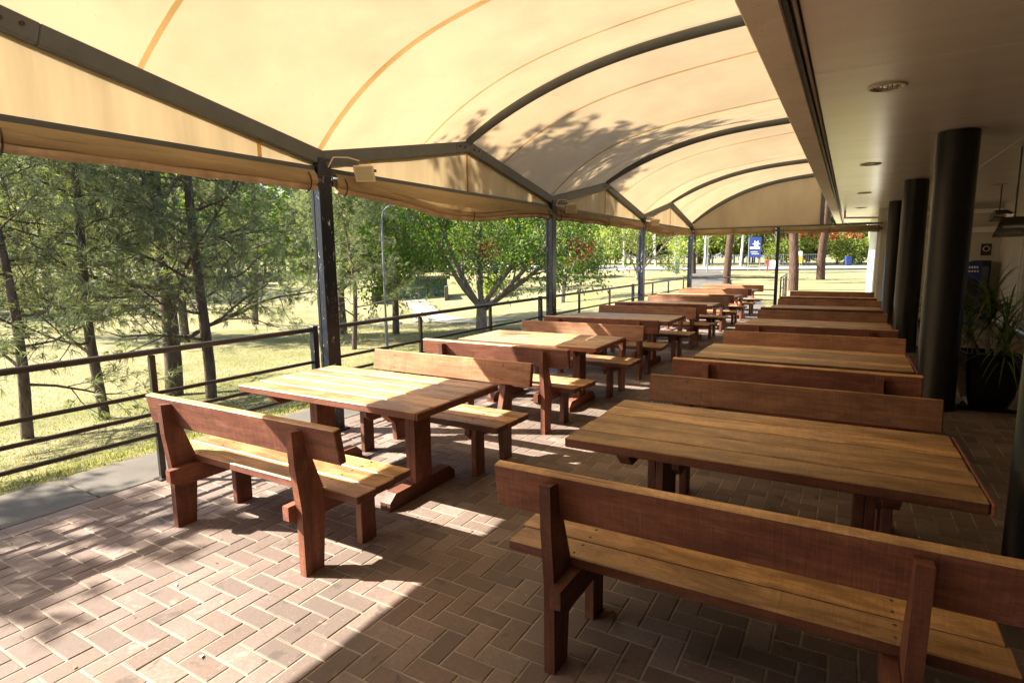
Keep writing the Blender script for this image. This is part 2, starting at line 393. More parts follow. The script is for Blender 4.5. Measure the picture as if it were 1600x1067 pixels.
i0, i1 = int(math.floor((XL+.105-X0B)/U))+1, int(math.floor((XR-X0B)/U))
j0, j1 = int(math.floor((YB-Y0B)/U)), int(math.floor((YT-Y0B)/U))
for j in range(j0, j1):
    for i in range(i0, i1):
        k = cellk(i, j)
        if k == 0: c = (i, j, min(i+2, i1), j+1)
        elif k == 3: c = (i, j, i+1, min(j+2, j1))
        elif k == 1 and i == i0: c = (i, j, i+1, j+1)
        elif k == 2 and j == j0: c = (i, j, i+1, j+1)
        else: continue
        bricks.append((c[0]*U+X0B, c[1]*U+Y0B, c[2]*U+X0B, c[3]*U+Y0B))
xe = i0*U + X0B
for q in range(int((YT-YB)/(2*U))): bricks.append((XL, YB+q*2*U, xe, YB+(q+1)*2*U))   # edging course
def score(b):
    c = Vector(((b[0]+b[2])/2, (b[1]+b[3])/2, -CAM_H)); z = c.dot(fwd)
    if z < .3: return 0
    px, py = 800+FPX*c.dot(r2)/z, 533.5-FPX*c.dot(u2)/z
    if not (-10 < px < 1610 and 0 < py < 1085): return 0
    return (b[2]-b[0])*(b[3]-b[1])*CAM_H/z**3
order = sorted(range(len(bricks)), key=lambda q: -score(bricks[q])); near = set(order[:300])
bm_cache = {}
for q in order[:300]:
    b = bricks[q]; key = (round(b[2]-b[0], 3), round(b[3]-b[1], 3))
    if key not in bm_cache:
        t = MB(); hx, hy = key[0]/2, key[1]/2; t.add(brick_pts(-hx, -hy, hx, hy), BF); bm_cache[key] = t.mesh('brick', ['paver'])
    link('brick', bm_cache[key], paving, ((b[0]+b[2])/2, (b[1]+b[3])/2, rng.uniform(.0, .0022)),
         (rng.gauss(0, .004), rng.gauss(0, .004), rng.gauss(0, .007)))
allb = [b for q, b in enumerate(bricks) if q not in near]
V = []; F = []
for b in allb:
    o = len(V); dz = rng.uniform(0, .0015); tx, ty = rng.gauss(0, .004), rng.gauss(0, .004); cx, cy = (b[0]+b[2])/2, (b[1]+b[3])/2
    an = rng.gauss(0, .007)
    for p in brick_pts(*b):
        ax, ay = p[0]-cx, p[1]-cy
        V.append((cx+ax-ay*an, cy+ay+ax*an, p[2]+dz+ax*tx+ay*ty))
    F += [tuple(o+x for x in f) for f in BF]
o = link('brick_field', np_mesh('brick_field', np.array(V), np.array(F), ['paver']), paving); o['kind'] = 'stuff'
# ---- road, footpaths
def ribbon(name, mat, line, wid, lift, kind='structure', seg=1.0):
    V = []; pts = [Vector(p) for p in line]; P = []
    for a, b in zip(pts, pts[1:]):
        n = max(1, int((b-a).length/seg)); P += [a.lerp(b, t/n) for t in range(n)]
    P.append(pts[-1])
    for i, p in enumerate(P):
        d = (P[min(i+1, len(P)-1)]-P[max(i-1, 0)]).normalized(); nrm = Vector((-d.y, d.x))
        for s_ in (-1, -.33, .33, 1):
            q = p + nrm*wid/2*s_; V.append((q.x, q.y, ground(q.x, q.y)+lift))
    F = [(i*4+j, i*4+j+1, i*4+j+5, i*4+j+4) for i in range(len(P)-1) for j in range(3)]
    o = link(name, np_mesh(name, np.array(V), np.array(F), [mat], None, True)); o['kind'] = kind; return o
ribbon('road', 'pale_asphalt', [(-150, 150), (-85, 114), (-54, 93), (-22, 70), (-9, 69.5), (3, 75), (60, 84), (160, 92)], 20.0, .05)
ribbon('driveway_path', 'concrete', [(-3.3, 18.4), (-4.2, 23), (-6.5, 33), (-9.3, 45), (-12.5, 60)], 2.6, .03)
ribbon('underpass_path', 'dirt', [(-12.5, 20.5), (-15.5, 21.7), (-19, 24.5), (-24.2, 28.8)], 1.5, .035)
# kerb of the road
kb = MB()
kl = [(-80, 105.6), (-49, 84.6), (-20, 60.6), (-10.5, 58.9), (4.5, 64.8), (60, 73.8)]
for a, b in zip(kl, kl[1:]): kb.bar((a[0], a[1], .33), (b[0], b[1], .33), .18, .16)
struct('kerb', kb, 'concrete')
# ================================================================== BUILDING on the right
ZC = 2.80
bld = thing('cafe_building', 'beige cafe building with wide soffit on black round columns', 'building', (3.1, 8, 0))
m = MB(); m.box((-.44, 8.8, 3.22), (.18, 33.6, .94), 0, .008); part('fascia', m, 'fascia_paint', bld)
m = MB(); m.box((-.335, 9.5, 2.785), (.022, 35, .05)); m.box((-.30, 9.5, 2.83), (.05, 35, .03)); part('shadow_gap', m, 'rubber_black', bld)
m = MB(); m.tube([(-.305, -8, 2.79), (-.305, 27, 2.79)], .011, 8); part('gutter_bead', m, 'fascia_paint', bld)
for k in range(8):
    y0 = -7.2 + k*4.12 - .63
    for (xa, xb) in ((-.285, 1.48), (1.484, 3.25)):
        m = MB(); m.box(((xa+xb)/2, y0+2.06, ZC+.012), (xb-xa, 4.114, .024), 0, .002); part('soffit_panel', m, 'soffit_paint', bld)
m = MB(); m.box((1.4, 8.8, 3.5), (3.6, 33.6, .2)); part('roof_slab', m, 'concrete', bld)
m = MB(); m.box((1.35, -8.1, 3.1), (3.5, .2, .62)); m.box((1.35, 25.7, 3.1), (3.5, .2, .62)); part('roof_end', m, 'fascia_paint', bld)
COLY = (-1.15, 3.22, 7.35, 11.6, 15.85)
for y in COLY:
    m = MB(); m.lathe([(.19, 0), (.19, .03), (.178, .035), (.178, 2.79)], 40, (.85, y, 0)); part('column', m, 'column_black', bld)
# right hand wall with openings, cross wall at the far end, sunny side wall beyond
m = MB()
m.box((3.2, -4.5, 1.4), (.2, 7, 2.8)); m.box((3.2, 3.6, 2.55), (.2, 9.2, .5)); m.box((3.2, 10.1, 1.4), (.2, 3.8, 2.8))
m.box((3.2, 14.0, 2.6), (.2, 4.0, .4)); m.box((3.2, 17.05, 1.4), (.2, 2.1, 2.8))
part('side_wall', m, 'cream_wall', bld)
m = MB(); m.box((2.0, 18.25, 1.4), (2.72, .3, 2.8)); part('cross_wall', m, 'cream_wall', bld)
m = MB(); m.box((1.45, -1.75, 1.4), (3.3, .3, 2.8)); m.box((-2.35, -1.75, 1.9), (4.2, .3, 3.8)); part('wing_wall', m, 'cream_wall', bld)  # unseen wall added behind the camera to cut light on the foreground
m = MB(); m.box((2.35, 18.02, 2.18), (1.9, .12, .14)); m.box((2.35, 18.03, 2.62), (1.9, .10, .10)); part('cross_beam', m, 'soffit_paint', bld)
m = MB(); m.box((.70, 21.8, 1.4), (.28, 7.4, 2.8), 0, .004); part('outer_wall', m, 'white_paint', bld)
m = MB(); m.box((.80, 18.06, 1.25), (.34, .06, 2.5), 0, .004); m.box((.86, 18.02, 2.62), (.3, .2, .3)); part('wall_pier', m, 'cream_wall', bld)
m = MB(); m.box((1.95, 25.6, 1.4), (2.7, .2, 2.8)); part('rear_wall', m, 'cream_wall', bld)
for (ya, yb) in ((-.9, 2.2), (2.25, 5.2), (5.25, 8.1)):
    w_ = part('window', MB().box((3.22, (ya+yb)/2, 1.15), (.05, yb-ya-.06, 2.28)), 'dark_glass', bld)
    fr = MB()
    for yy in (ya+.03, yb-.03): fr.box((3.16, yy, 1.15), (.07, .05, 2.3))
    fr.box((3.162, (ya+yb)/2, 2.27), (.07, yb-ya-.1, .05)); fr.box((3.162, (ya+yb)/2, .05), (.07, yb-ya-.1, .08))
    part('window_frame', fr, 'grey_paint', w_)
dr = part('door', MB().box((3.22, 14.0, 1.2), (.05, 3.9, 2.4)), 'cork_panel', bld)
for yy in (12.05, 13.3, 14.6, 15.95): part('door_frame', MB().box((3.16, yy, 1.2), (.07, .06, 2.4)), 'white_paint', dr)
# conduit bracket under the far soffit
m = MB(); m.bar((-.20, 17.9, 2.79), (-.20, 17.9, 2.60), .05, .05, 0, (1, 0, 0)); m.bar((-.22, 17.9, 2.585), (.62, 17.9, 2.555), .05, .045)
part('soffit_bracket', m, 'fascia_paint', bld)
# ---- downlights
def downlight(x, y, lab):
    t = thing('ceiling_downlight', lab, 'ceiling light', (x, y, ZC), 'downlights in the soffit')
    part('trim_ring', MB().lathe([(.125, -.002), (.12, -.010), (.095, -.012), (.092, .001), (.085, .03)], 32), 'cream_metal', t, False)
    part('reflector', MB().lathe([(.09, -.004), (.07, .001), (.03, -.001), (.0, -.001)], 24), 'chrome', t, False)
    g = MB()
    for a in range(-2, 3): g.box((a*.03, 0, -.006), (.006, .16, .006))
    part('louvre', g, 'bolt_steel', t, False)
for k, nm in enumerate(('nearest', 'second', 'third', 'fourth and farthest')):
    downlight(.155, 5.14+4.12*k, f'round recessed downlight, {nm} in the line left of the columns')
downlight(2.16, 13.26, 'round recessed downlight in the dark soffit right of the columns')
# ================================================================== CANOPY
XE = -4.18; BAY = 4.69; PY = [-1.6, -.93, 3.76, 8.43, 13.15, 17.85]; PKY = [(a+b)/2 for a, b in zip(PY, PY[1:])]
XRIB = [-4.18, -3.8, -3.45, -3.05, -2.65, -2.2, -1.7, -1.2, -.7, -.55]
ZR = np.interp; _rx = [-4.18, -3.47, -2.67, -2.15, -1.6, -.97, -.5]; _rz = [3.03, 3.36, 3.615, 3.70, 3.76, 3.80, 3.82]
_vx = [-4.18, -3.37, -2.72, -2.01, -1.3, -.5]; _vz = [2.62, 3.10, 3.31, 3.42, 3.50, 3.55]
_ez = [2.60, 3.12, 3.43, 3.60, 3.72, 3.78]
def smooth_interp(xs, zs):
    c = np.polyfit(xs, zs, 4); return lambda x: float(np.polyval(c, x))
zrib, zval, zend = smooth_interp(_rx, _rz), smooth_interp(_vx, _vz), smooth_interp(_vx, _ez)
can = thing('shade_canopy', 'cream fabric shade canopy with grey arched ribs on black posts', 'canopy', (XE, 6.1, 0))
def edge_z(y):
    for b in range(5):
        if PY[b]-1e-6 <= y <= PY[b+1]+1e-6:
            yp = PKY[b]; return float(np.interp(y, [PY[b], yp-.28, yp, yp+.28, PY[b+1]], [2.52, 2.925, 2.985, 2.925, 2.52]))
    return 2.52
def eave_fix(x, y, t, fa, fb):
    d = edge_z(y)+.066 - (fa(XE)*(1-t)+fb(XE)*t+.075); k = max(0., 1-(x-XE)/1.4)
    return d*k*k - .035*math.sin(math.pi*t)*math.sin(math.pi*(x-XE)/3.6)
def cloth_strip(ya, yb, fa, fb, n=14, nx=26, off=0.0):
    V = []; xs = np.linspace(XE-.02, -.56, nx)
    for j in range(n+1):
        t = j/n; y = ya+(yb-ya)*t
        for x in xs:
            z = fa(x)*(1-t)+fb(x)*t
            V.append((x, y, z+eave_fix(x, y, t, fa, fb)+off))
    F = [(j*nx+i, j*nx+i+1, (j+1)*nx+i+1, (j+1)*nx+i) for j in range(n) for i in range(nx-1)]
    return np.array(V), np.array(F)
for b in range(1, 5):
    va = zval if b > 0 else zval; vb = zend if b == 4 else zval
    for (ya, yb, fa, fb) in ((PY[b], PKY[b], va, zrib), (PKY[b], PY[b+1], zrib, vb)):
        V, F = cloth_strip(ya, yb, fa, fb, off=.075)
        o = link('fabric_panel', np_mesh('fabric_panel', V, F, ['canopy_cloth'], None, True), can, -Vector(can.location))
        # welded seam tapes
        for t, wd in ((0.0, .03), (.64, .018)):
            if fa is zrib: t = 1-t
            y = ya+(yb-ya)*t; xs = np.linspace(XE, -.56, 26); sv = []; n_ = len(xs)
            for s_ in (-1, 1):
                for x in xs:
                    tt = min(1, max(0, (y+s_*wd-ya)/(yb-ya))); yy = ya+(yb-ya)*tt
                    sv.append((x, yy, fa(x)*(1-tt)+fb(x)*tt+eave_fix(x, yy, tt, fa, fb)+.071))
            sf = np.array([(i, i+1, n_+i+1, n_+i) for i in range(n_-1)])
            link('seam', np_mesh('seam', np.array(sv), sf, ['seam_cloth'], None, True), can, -Vector(can.location))
for b in range(1, 5):
    m = MB(); y = PKY[b]; m.tube([(x, y, zrib(x)) for x in np.linspace(XE+.03, -.56, 24)], .052, 14); part('rib', m, 'grey_paint', can)
m = MB(); m.tube([(x, PY[5], zend(x)) for x in np.linspace(XE+.03, -.62, 24)], .052, 14); part('rib', m, 'grey_paint', can)
# zig-zag edge beams, horizontal eave beams, triangular valances
for b in range(1, 5):
    y0, y1, yp = PY[b], PY[b+1], PKY[b]
    pts = [(y0, 2.52), (yp-.28, 2.925), (yp, 2.985), (yp+.28, 2.925), (y1, 2.52)]
    for (a, c) in zip(pts, pts[1:]):
        m = MB(); m.bar((XE, a[0], a[1]), (XE, c[0], c[1]), .10, .125, 0, (0, 0, 1), .006); part('edge_beam', m, 'grey_paint', can)
    m = MB()
    for q in (-.2, -.1, .1, .2):
        m.tube([(XE+.049, yp+q, 2.955), (XE+.058, yp+q, 2.955)], .013, 8)
    part('bolts', m, 'bark_red', can)
    m = MB(); m.box((XE-.01, (y0+y1)/2, 2.41), (.06, y1-y0-.16, .066), 0, .004); part('eave_beam', m, 'grey_paint', can)
    n = 24; V = []
    for q in range(n+1):
        y = y0+.05+(y1-y0-.1)*q/n; zt = float(np.interp(y, [p[0] for p in pts], [p[1] for p in pts]))-.02
        for t in (0, .5, 1): V.append((XE-.012+.012*math.sin(math.pi*t)*math.sin(q*.9+b), y, 2.425+(zt-2.425)*t))
    F = np.array([(q*3+t, q*3+3+t, q*3+4+t, q*3+1+t) for q in range(n) for t in (0, 1)])
    link('valance', np_mesh('valance', np.array(V), F, ['valance_cloth'], None, True), can, -Vector(can.location))
    for yy in (yp, y0+.62, y1-.62):
        zt = float(np.interp(yy, [p[0] for p in pts], [p[1] for p in pts]))-.06
        part('valance_seam', MB().box((XE+.004, yy, (2.43+zt)/2), (.004, .035, zt-2.43)), 'seam_cloth', can)
for y in PY[1:]:
    m = MB(); m.box((XE-.042, y, 1.22), (.036, .14, 2.44), 0, .004); m.box((XE+.022, y, 1.23), (.076, .15, 2.46), 0, .005); m.box((XE-.02, y, 1.2), (.012, .11, 2.4)); m.box((XE, y, .012), (.2, .2, .02)); m.box((XE, y, 2.44), (.13, .13, .16), 0, .006)
    part('post', m, 'black_post', can)
# far end: gable cloth, end post, hanging upright, end beam
XP5 = -1.78
m = MB(); m.box((XP5, 17.87, 1.2), (.085, .085, 2.4), 0, .004); m.box((XP5, 17.87, .012), (.2, .2, .02)); part('post', m, 'black_post', can)
m = MB(); m.box(((XE+.66)/2, 17.89, 2.415), (.66-XE, .06, .05), 0, .004); part('eave_beam', m, 'grey_paint', can)
m = MB(); m.box((-.73, 17.88, 3.1), (.10, .06, 1.33), 0, .004); part('gable_upright', m, 'grey_paint', can)
xs = np.linspace(XE+.04, -.76, 26); V = []
for x in xs:
    for t in (0, .5, 1): V.append((x, 17.87, 2.43+(zend(x)+.078-2.43)*t))
F = np.array([(q*3+t, q*3+3+t, q*3+4+t, q*3+1+t) for q in range(25) for t in (0, 1)])
link('gable_cloth', np_mesh('gable_cloth', np.array(V), F, ['valance_cloth'], None, True), can, -Vector(can.location))
# ---- rolled blinds
def blind(name_lab, a, b, sag, seedv, lumpy=.006, group='rolled clear blinds along the canopy edge', flap=True):
    a, b = Vector(a), Vector(b); r = random.Random(seedv); n = 40
    t = thing('rolled_blind', name_lab, 'blind', ((a+b)/2).to_tuple(), group); d = (b-a).normalized(); side = Vector((d.y, -d.x, 0))
    ph = [r.uniform(0, 6) for _ in range(4)]
    def drop(u):
        return sag[0]*math.exp(-((u-sag[1])/sag[2])**2) if sag else 0
    def at(u, dz=0, ds=0): return a.lerp(b, u) + Vector((0, 0, dz-drop(u))) + side*ds
    m = MB(); pts = []; rr = []
    for i in range(n+1):
        u = i/n; pts.append(at(u, .0 + lumpy*math.sin(17*u+ph[0]), lumpy*math.sin(11*u+ph[1]))); rr.append(.046+lumpy*math.sin(23*u+ph[2])*.6+lumpy*math.sin(61*u+ph[3])*.4)
    m.tube(pts, rr, 14); part('roll', m, 'blind_cloth', t)
    m = MB(); m.tube([at(i/n, -.062+lumpy*.8*math.sin(29*i/n+ph[3]), .006) for i in range(n+1)], [.028+.003*math.sin(i*1.7) for i in range(n+1)], 12); part('bottom_hem', m, 'blind_edge', t)
    m = MB(); m.tube([at(0, 0)-d*.05, at(0, 0)+d*.02], .03, 10); m.tube([at(1, 0)-d*.02, at(1, 0)+d*.05], .03, 10); part('end_cap', m, 'bolt_steel', t)
    m = MB(); vs = []
    for i in range(n+1):
        u = i/n; p = at(u, .02, .035 + drop(u)*.25); q = a.lerp(b, u)+Vector((0, 0, .085))+side*.0
        vs += [q, (p+q)/2 + side*(.01+drop(u)*.35), p]
    m.add(vs, [(i*3+k, i*3+3+k, i*3+4+k, i*3+1+k) for i in range(n) for k in (0, 1)], 0, True); part('hanging_flap', m, 'blind_cloth', t)
    for u in (.02, .5, .98):
        m = MB(); c = at(u); k = 12; m.tube([c + side*(.062*math.cos(2*math.pi*j/k)) + Vector((0, 0, .085*math.sin(2*math.pi*j/k)-.02)) for j in range(k+1)], .006, 6)
        part('tie_strap', m, 'rubber_black', t)
    return t
XB = XE+.035; ZB = 2.315
blind('tightly rolled tan blind under the canopy edge, nearest bay on the left', (XB, PY[1]+.15, ZB), (XB, PY[2]-.1, ZB), None, 1, .004)
blind('half unrolled tan blind sagging in the middle of the second bay', (XB, PY[2]+.14, ZB), (XB, PY[3]-.12, ZB), (.15, .46, .27), 2, .006)
blind('rolled tan blind with lacing in the third bay along the railing', (XB, PY[3]+.12, ZB), (XB, PY[4]-.12, ZB), None, 3, .010)
blind('rolled tan blind sagging slightly in the last bay along the railing', (XB, PY[4]+.12, ZB), (XB, PY[5]-.12, ZB), (.09, .35, .25), 4, .008)
blind('rolled tan blind across the far end, left of the end post', (XE+.12, 17.83, ZB), (XP5-.08, 17.83, ZB), None, 5, .005)
blind('rolled tan blind across the far end, between end post and wall', (XP5+.08, 17.83, ZB), (.62, 17.83, ZB-.03), None, 6, .005)
# ---- floodlights on arms at the post heads
def flood(y, lab, s=1.0):
    t = thing('floodlight', lab, 'floodlight', (XE+.05, y, 2.47), 'floodlights on the canopy posts')
    m = MB(); m.bar((0, .02, .0), (.08, .34, .02), .035, .03); part('arm', m, 'grey_paint', t, False)
    m = MB(); m.tube([(.02, .03, -.03), (.05, .07, .06), (.10, .2, .07), (.14, .3, .05)], .006, 6); part('cable', m, 'cream_metal', t, False)
    Mx = Matrix.Translation((.13, .38, -.03)) @ Matrix.Rotation(R(-58), 4, 'Z') @ Matrix.Rotation(R(38), 4, 'Y')
    h_ = MB(); P = [(-.055, -.05, -.04), (-.055, .05, -.04), (-.055, .05, .04), (-.055, -.05, .04), (.04, -.085, -.075), (.04, .085, -.075), (.04, .085, .075), (.04, -.085, .075)]
    h_.add([Mx @ Vector(p) for p in P], [(3, 2, 1, 0), (0, 1, 5, 4), (1, 2, 6, 5), (2, 3, 7, 6), (3, 0, 4, 7), (4, 5, 6, 7)])
    h_.box(Mx @ Vector((.047, 0, 0)), (.016, .185, .165), 0, .004, None, Mx.to_3x3()); hd = part('housing', h_, 'cream_metal', t, False)
    g = MB(); g.box(Mx @ Vector((.056, 0, 0)), (.006, .15, .13), 0, 0, None, Mx.to_3x3()); part('glass', g, 'lamp_glass', hd, False)
    k = MB(); k.tube([Mx @ Vector((-.02, -.1, -.01)), Mx @ Vector((-.02, .1, -.01))], .014, 8); part('knob', k, 'bolt_steel', t, False)
simple('lamp_glass', (.42, .40, .24), .15, .6)
for y, nm in zip(PY[2:], ('first post from the left', 'second post from the left', 'third post from the left', 'far corner post')): flood(y, f'small cream floodlight on an arm at the {nm}')
# ================================================================== RAILING
def rail_run(lab, segs, posts, stubs, zs=(.965, .655, .505, .35)):
    a0 = segs[0][0]; t = thing('metal_railing', lab, 'railing', (a0[0], a0[1], 0))
    for (a, b) in segs:
        for i, z in enumerate(zs):
            m = MB()
            if i == 0: m.bar((a[0], a[1], z), (b[0], b[1], z), .05, .04, 0, (0, 0, 1), .008)
            else: m.bar((a[0], a[1], z), (b[0], b[1], z), .025, .028, 0, (0, 0, 1), .005)
            part('rail', m, 'dark_rail', t)
    for (x, y) in posts: part('baluster', MB().box((x, y, .47), (.036, .042, .94), 0, .004).box((x, y, .006), (.09, .09, .012)), 'dark_rail', t)
    for (x, y) in stubs: part('end_post', MB().box((x, y, .5), (.06, .06, 1.0), 0, .005), 'black_post', t)
XRL = -4.37
rail_run('dark metal railing along the lawn side of the terrace',
         [((XRL, PY[i]+.05), (XRL, PY[i+1]-.05)) for i in range(1, 5)],
         [(XRL, y) for y in (-.15, .7, 2.25, 5.32, 6.87, 10.0, 11.6, 14.7, 16.2)], [(XRL, y-.02) for y in PY[2:5]])
rail_run('dark metal railing across the far end of the terrace', [((XRL, 17.9), (XP5-.05, 17.9))], [(XRL, 17.9), (-3.0, 17.9)], [], (1.0, .66, .5, .36))
rail_run('short dark railing running away behind the far end post', [((XP5+.1, 18.1), (-1.9, 22.5))], [(XP5+.1, 18.1), (-1.74, 19.6), (-1.82, 21.1), (-1.9, 22.5)], [], (.98, .66, .36))
# ================================================================== FURNITURE
def plank(mb, c, size, ch=.005, mats=(0, 1)): return mb.box(c, size, mats[0], ch, mats[1])
def make_bench(seed):
    """origin: floor, under the back face of the rear posts; sitter faces +y"""
    r = random.Random(seed); root = bpy.data.objects.new('bench_prototype', None); COL.objects.link(root)
    def P(nm, mb, mats): return part(nm, mb, mats, root, False)
    hp = .57
    # seat boards
    yw = .152; y0 = .135
    for k in range(3):
        L = 1.66 + r.uniform(-.03, .05); dx = r.uniform(-.02, .02)
        m = MB(); plank(m, (0, 0, 0), (L, yw-.011, .046)); o = part('seat_board', m, ['red_x', 'weathered_x'], root, False)
        for sx in (-hp, hp):
            for dy in (-.035, .035): pass
        o.location = (dx, y0+yw*k+yw/2, .407+r.uniform(-.001, .001)); o.rotation_euler = (r.gauss(0, .004), 0, r.gauss(0, .0015))
    m = MB()
    for sx in (-hp+.03, hp-.03):
        for k in range(3):
            for dy in (-.04, .035): m.tube([(sx+r.uniform(-.004, .004), y0+yw*k+yw/2+dy, .425), (sx, y0+yw*k+yw/2+dy, .4315)], .007, 8)
    P('screw_heads', m, ['bolt_steel'])
    # backrest board, leaning back
    m = MB(); plank(m, (0, 0, 0), (1.65+r.uniform(-.02, .02), .044, .185))
    for sx in (-hp, hp):
        for dz in (-.055, .055): m.tube([(sx, .018, dz), (sx, .0235, dz)], .008, 8, 2)
    m.mi[4] = 3; o = part('backrest', m, ['red_x', 'weathered_x', 'bolt_steel', 'sunlit_red_x'], root, False)  # seat-side face gets the red lightened for sun glare
    o.location = (r.uniform(-.015, .015), .062, .712); o.rotation_euler = (R(9.5), 0, r.gauss(0, .002))
    for sx in (-1, 1):
        x = sx*hp
        # rear post: straight back, front tapers to the top above the seat
        prof = [(.0, 0), (.118, 0), (.150, .36), (.155, .405), (.028, .772), (-.034, .778), (-.028, .60), (.0, .35)]
        m = MB(); m.prism(prof, 'x', x-.022, x+.022); P('rear_post', m, ['red_z'])
        m = MB(); m.box((x, .455, .192), (.046, .115, .384), 0, .004); P('front_leg', m, ['red_z'])
        xi = x - sx*.047
        prof = [(-.045, .385), (.525, .385), (.525, .32), (.47, .272), (.02, .272), (-.045, .31)]
        m = MB(); m.prism(prof, 'x', xi-.022, xi+.022); P('side_rail', m, ['red_y'])
    return root
def make_table(seed):
    """origin: floor under the centre"""
    r = random.Random(seed); root = bpy.data.objects.new('table_prototype', None); COL.objects.link(root)
    n = 5; W = .90; bw = W/n
    for k in range(n):
        L = 1.655 + r.uniform(-.012, .012); m = MB(); plank(m, (0, 0, 0), (L, bw-r.uniform(.009, .016), .048), .005)
        o = part('top_board', m, ['red_x', 'weathered_x'], root, False); o.location = (0, -W/2+bw*(k+.5), .696+r.uniform(-.0015, .0015)); o.rotation_euler = (r.gauss(0, .004), 0, 0)
    part('end_strip', MB().box((.84, 0, .696), (.012, W-.004, .044), 0, .003), ['red_y'], root, False)
    for sx in (-1, 1):
        x = sx*.47
        m = MB(); m.box((x-.0215, 0, .37), (.042, .17, .60), 0, .003); m.box((x+.0215, 0, .37), (.040, .176, .60), 0, .003)
        for z in (.17, .22, .27):
            m.tube([(x+.041, -.04, z), (x+.046, -.04, z)], .010, 8, 1)
        part('pedestal', m, ['red_z', 'bolt_steel'], root, False)
        prof = [(-.35, .0), (.35, .0), (.35, .055), (.29, .105), (-.29, .105), (-.35, .055)]
        m = MB(); m.prism(prof, 'x', x-.042, x+.042); m.tube([(x, -.353, .035), (x, -.349, .035)], .012, 8, 1); part('foot', m, ['red_y', 'bolt_steel'], root, False)
        prof = [(-.40, .671), (.40, .671), (.40, .65), (.34, .598), (-.34, .598), (-.40, .65)]
        m = MB(); xo = x+sx*.075; m.prism(prof, 'x', xo-.03, xo+.03); part('top_bearer', m, ['red_y'], root, False)
    return root
BP = [make_bench(s) for s in (11, 23, 37, 41)]; TP = [make_table(s) for s in (5, 6, 8)]
ORD = ['nearest', 'second', 'third', 'fourth', 'fifth', 'sixth']
used = {}
def place(proto, name, x, y, rz, label, cat, group):
    if proto.name not in used: used[proto.name] = 1; o = proto; nm = proto.name; o.name = name; used[o.name] = 1
    else: o = copy_tree(proto); o.name = name
    o.location = (x, y, 0); o.rotation_euler = (0, 0, rz); tag(o, label, cat, group); return o
pr = random.Random(99); firstb = set(); firstt = set()
def put(protos, idx, seen, name, *a):
    p = protos[idx % len(protos)]
    if idx % len(protos) in seen: o = copy_tree(p)
    else: seen.add(idx % len(protos)); o = p
    o.name = name; x, y, rz, label, cat, group = a
    o.location = (x, y, 0); o.rotation_euler = (0, 0, rz); tag(o, label, cat, group)
nb = 0
for side, cxb, cxt, rows in (('railing', -2.905, -2.97, (2.98, 5.73, 8.44, 11.30, 13.98, 16.62)), ('column', -.345, -.35, (2.97, 5.69, 8.43, 11.08, 13.79))):
    for k, c in enumerate(rows):
        at_ = f'the {ORD[k]} table' if k < len(rows)-1 else f'the farthest table'
        put(TP, k + (0 if side == 'railing' else 1), firstt, 'picnic_table', cxt, c, pr.gauss(0, .004),
            f'slatted hardwood table, {ORD[k] if k < len(rows)-1 else "farthest"} from the camera in the row beside the {side}s' if side == 'column' else
            f'slatted hardwood table, {ORD[k] if k < len(rows)-1 else "farthest"} from the camera in the row beside the railing', 'table', 'hardwood tables in two rows')
        put(BP, nb, firstb, 'wooden_bench', cxb+pr.gauss(0, .008), c-1.145+pr.gauss(0, .025)*(k > 0), pr.gauss(0, .013)*(k > 0),
            f'wooden bench, back to the camera, in front of {at_} in the {side}-side row', 'bench', 'wooden benches with backrests'); nb += 1
        put(BP, nb, firstb, 'wooden_bench', cxb+.01+pr.gauss(0, .008), c+.955+pr.gauss(0, .018), math.pi+pr.gauss(0, .011),
            f'wooden bench facing the camera, behind {at_} in the {side}-side row', 'bench', 'wooden benches with backrests'); nb += 1
# ================================================================== SMALL THINGS ON THE TERRACE
# drain grate between the rows
t = thing('drain_grate', 'square metal drain grate set in the brick floor between the rows', 'drain', (-1.62, 6.2, 0))
m = MB()
for s_ in (-1, 1): m.box((s_*.2, 0, .004), (.02, .42, .014)); m.box((0, s_*.2, .004), (.38, .02, .014))
part('frame', m, 'galvanised', t, False)
for k in range(9): part('bar', MB().box((-.16+.04*k, 0, .004), (.008, .38, .012)), 'galvanised', t, False)
m = MB()
for k in range(5): m.box((0, -.15+.075*k, .003), (.38, .006, .008))
m.box((0, 0, .0035), (.38, .38, .001), 1); part('cross_bars_and_shade', m, ['galvanised', 'rubber_black'], t, False)  # black sheet below the bars paints the dark of the drain pit
# fallen leaves near the benches
def fallen(x, y, s, lab):
    m = MB(); r = random.Random(int(x*1000)); n = 5
    for q in range(n):
        a = r.uniform(0, 6.28); c = Vector((r.uniform(-s, s), r.uniform(-s, s), .012)); d = Vector((math.cos(a), math.sin(a), r.uniform(-.1, .3)))*.028; nrm = Vector((-d.y, d.x, 0))*.4
        m.add([c-d, c+nrm+Vector((0, 0, .012)), c+d, c-nrm], [(0, 1, 2, 3)])
    o = link('dry_leaves', m.mesh('dry_leaves', ['red_leaf'])); o.location = (x, y, 0); tag(o, lab, 'leaves')
fallen(-.84, 2.27, .03, 'few dry leaves on the bricks by the front leg of the nearest bench')
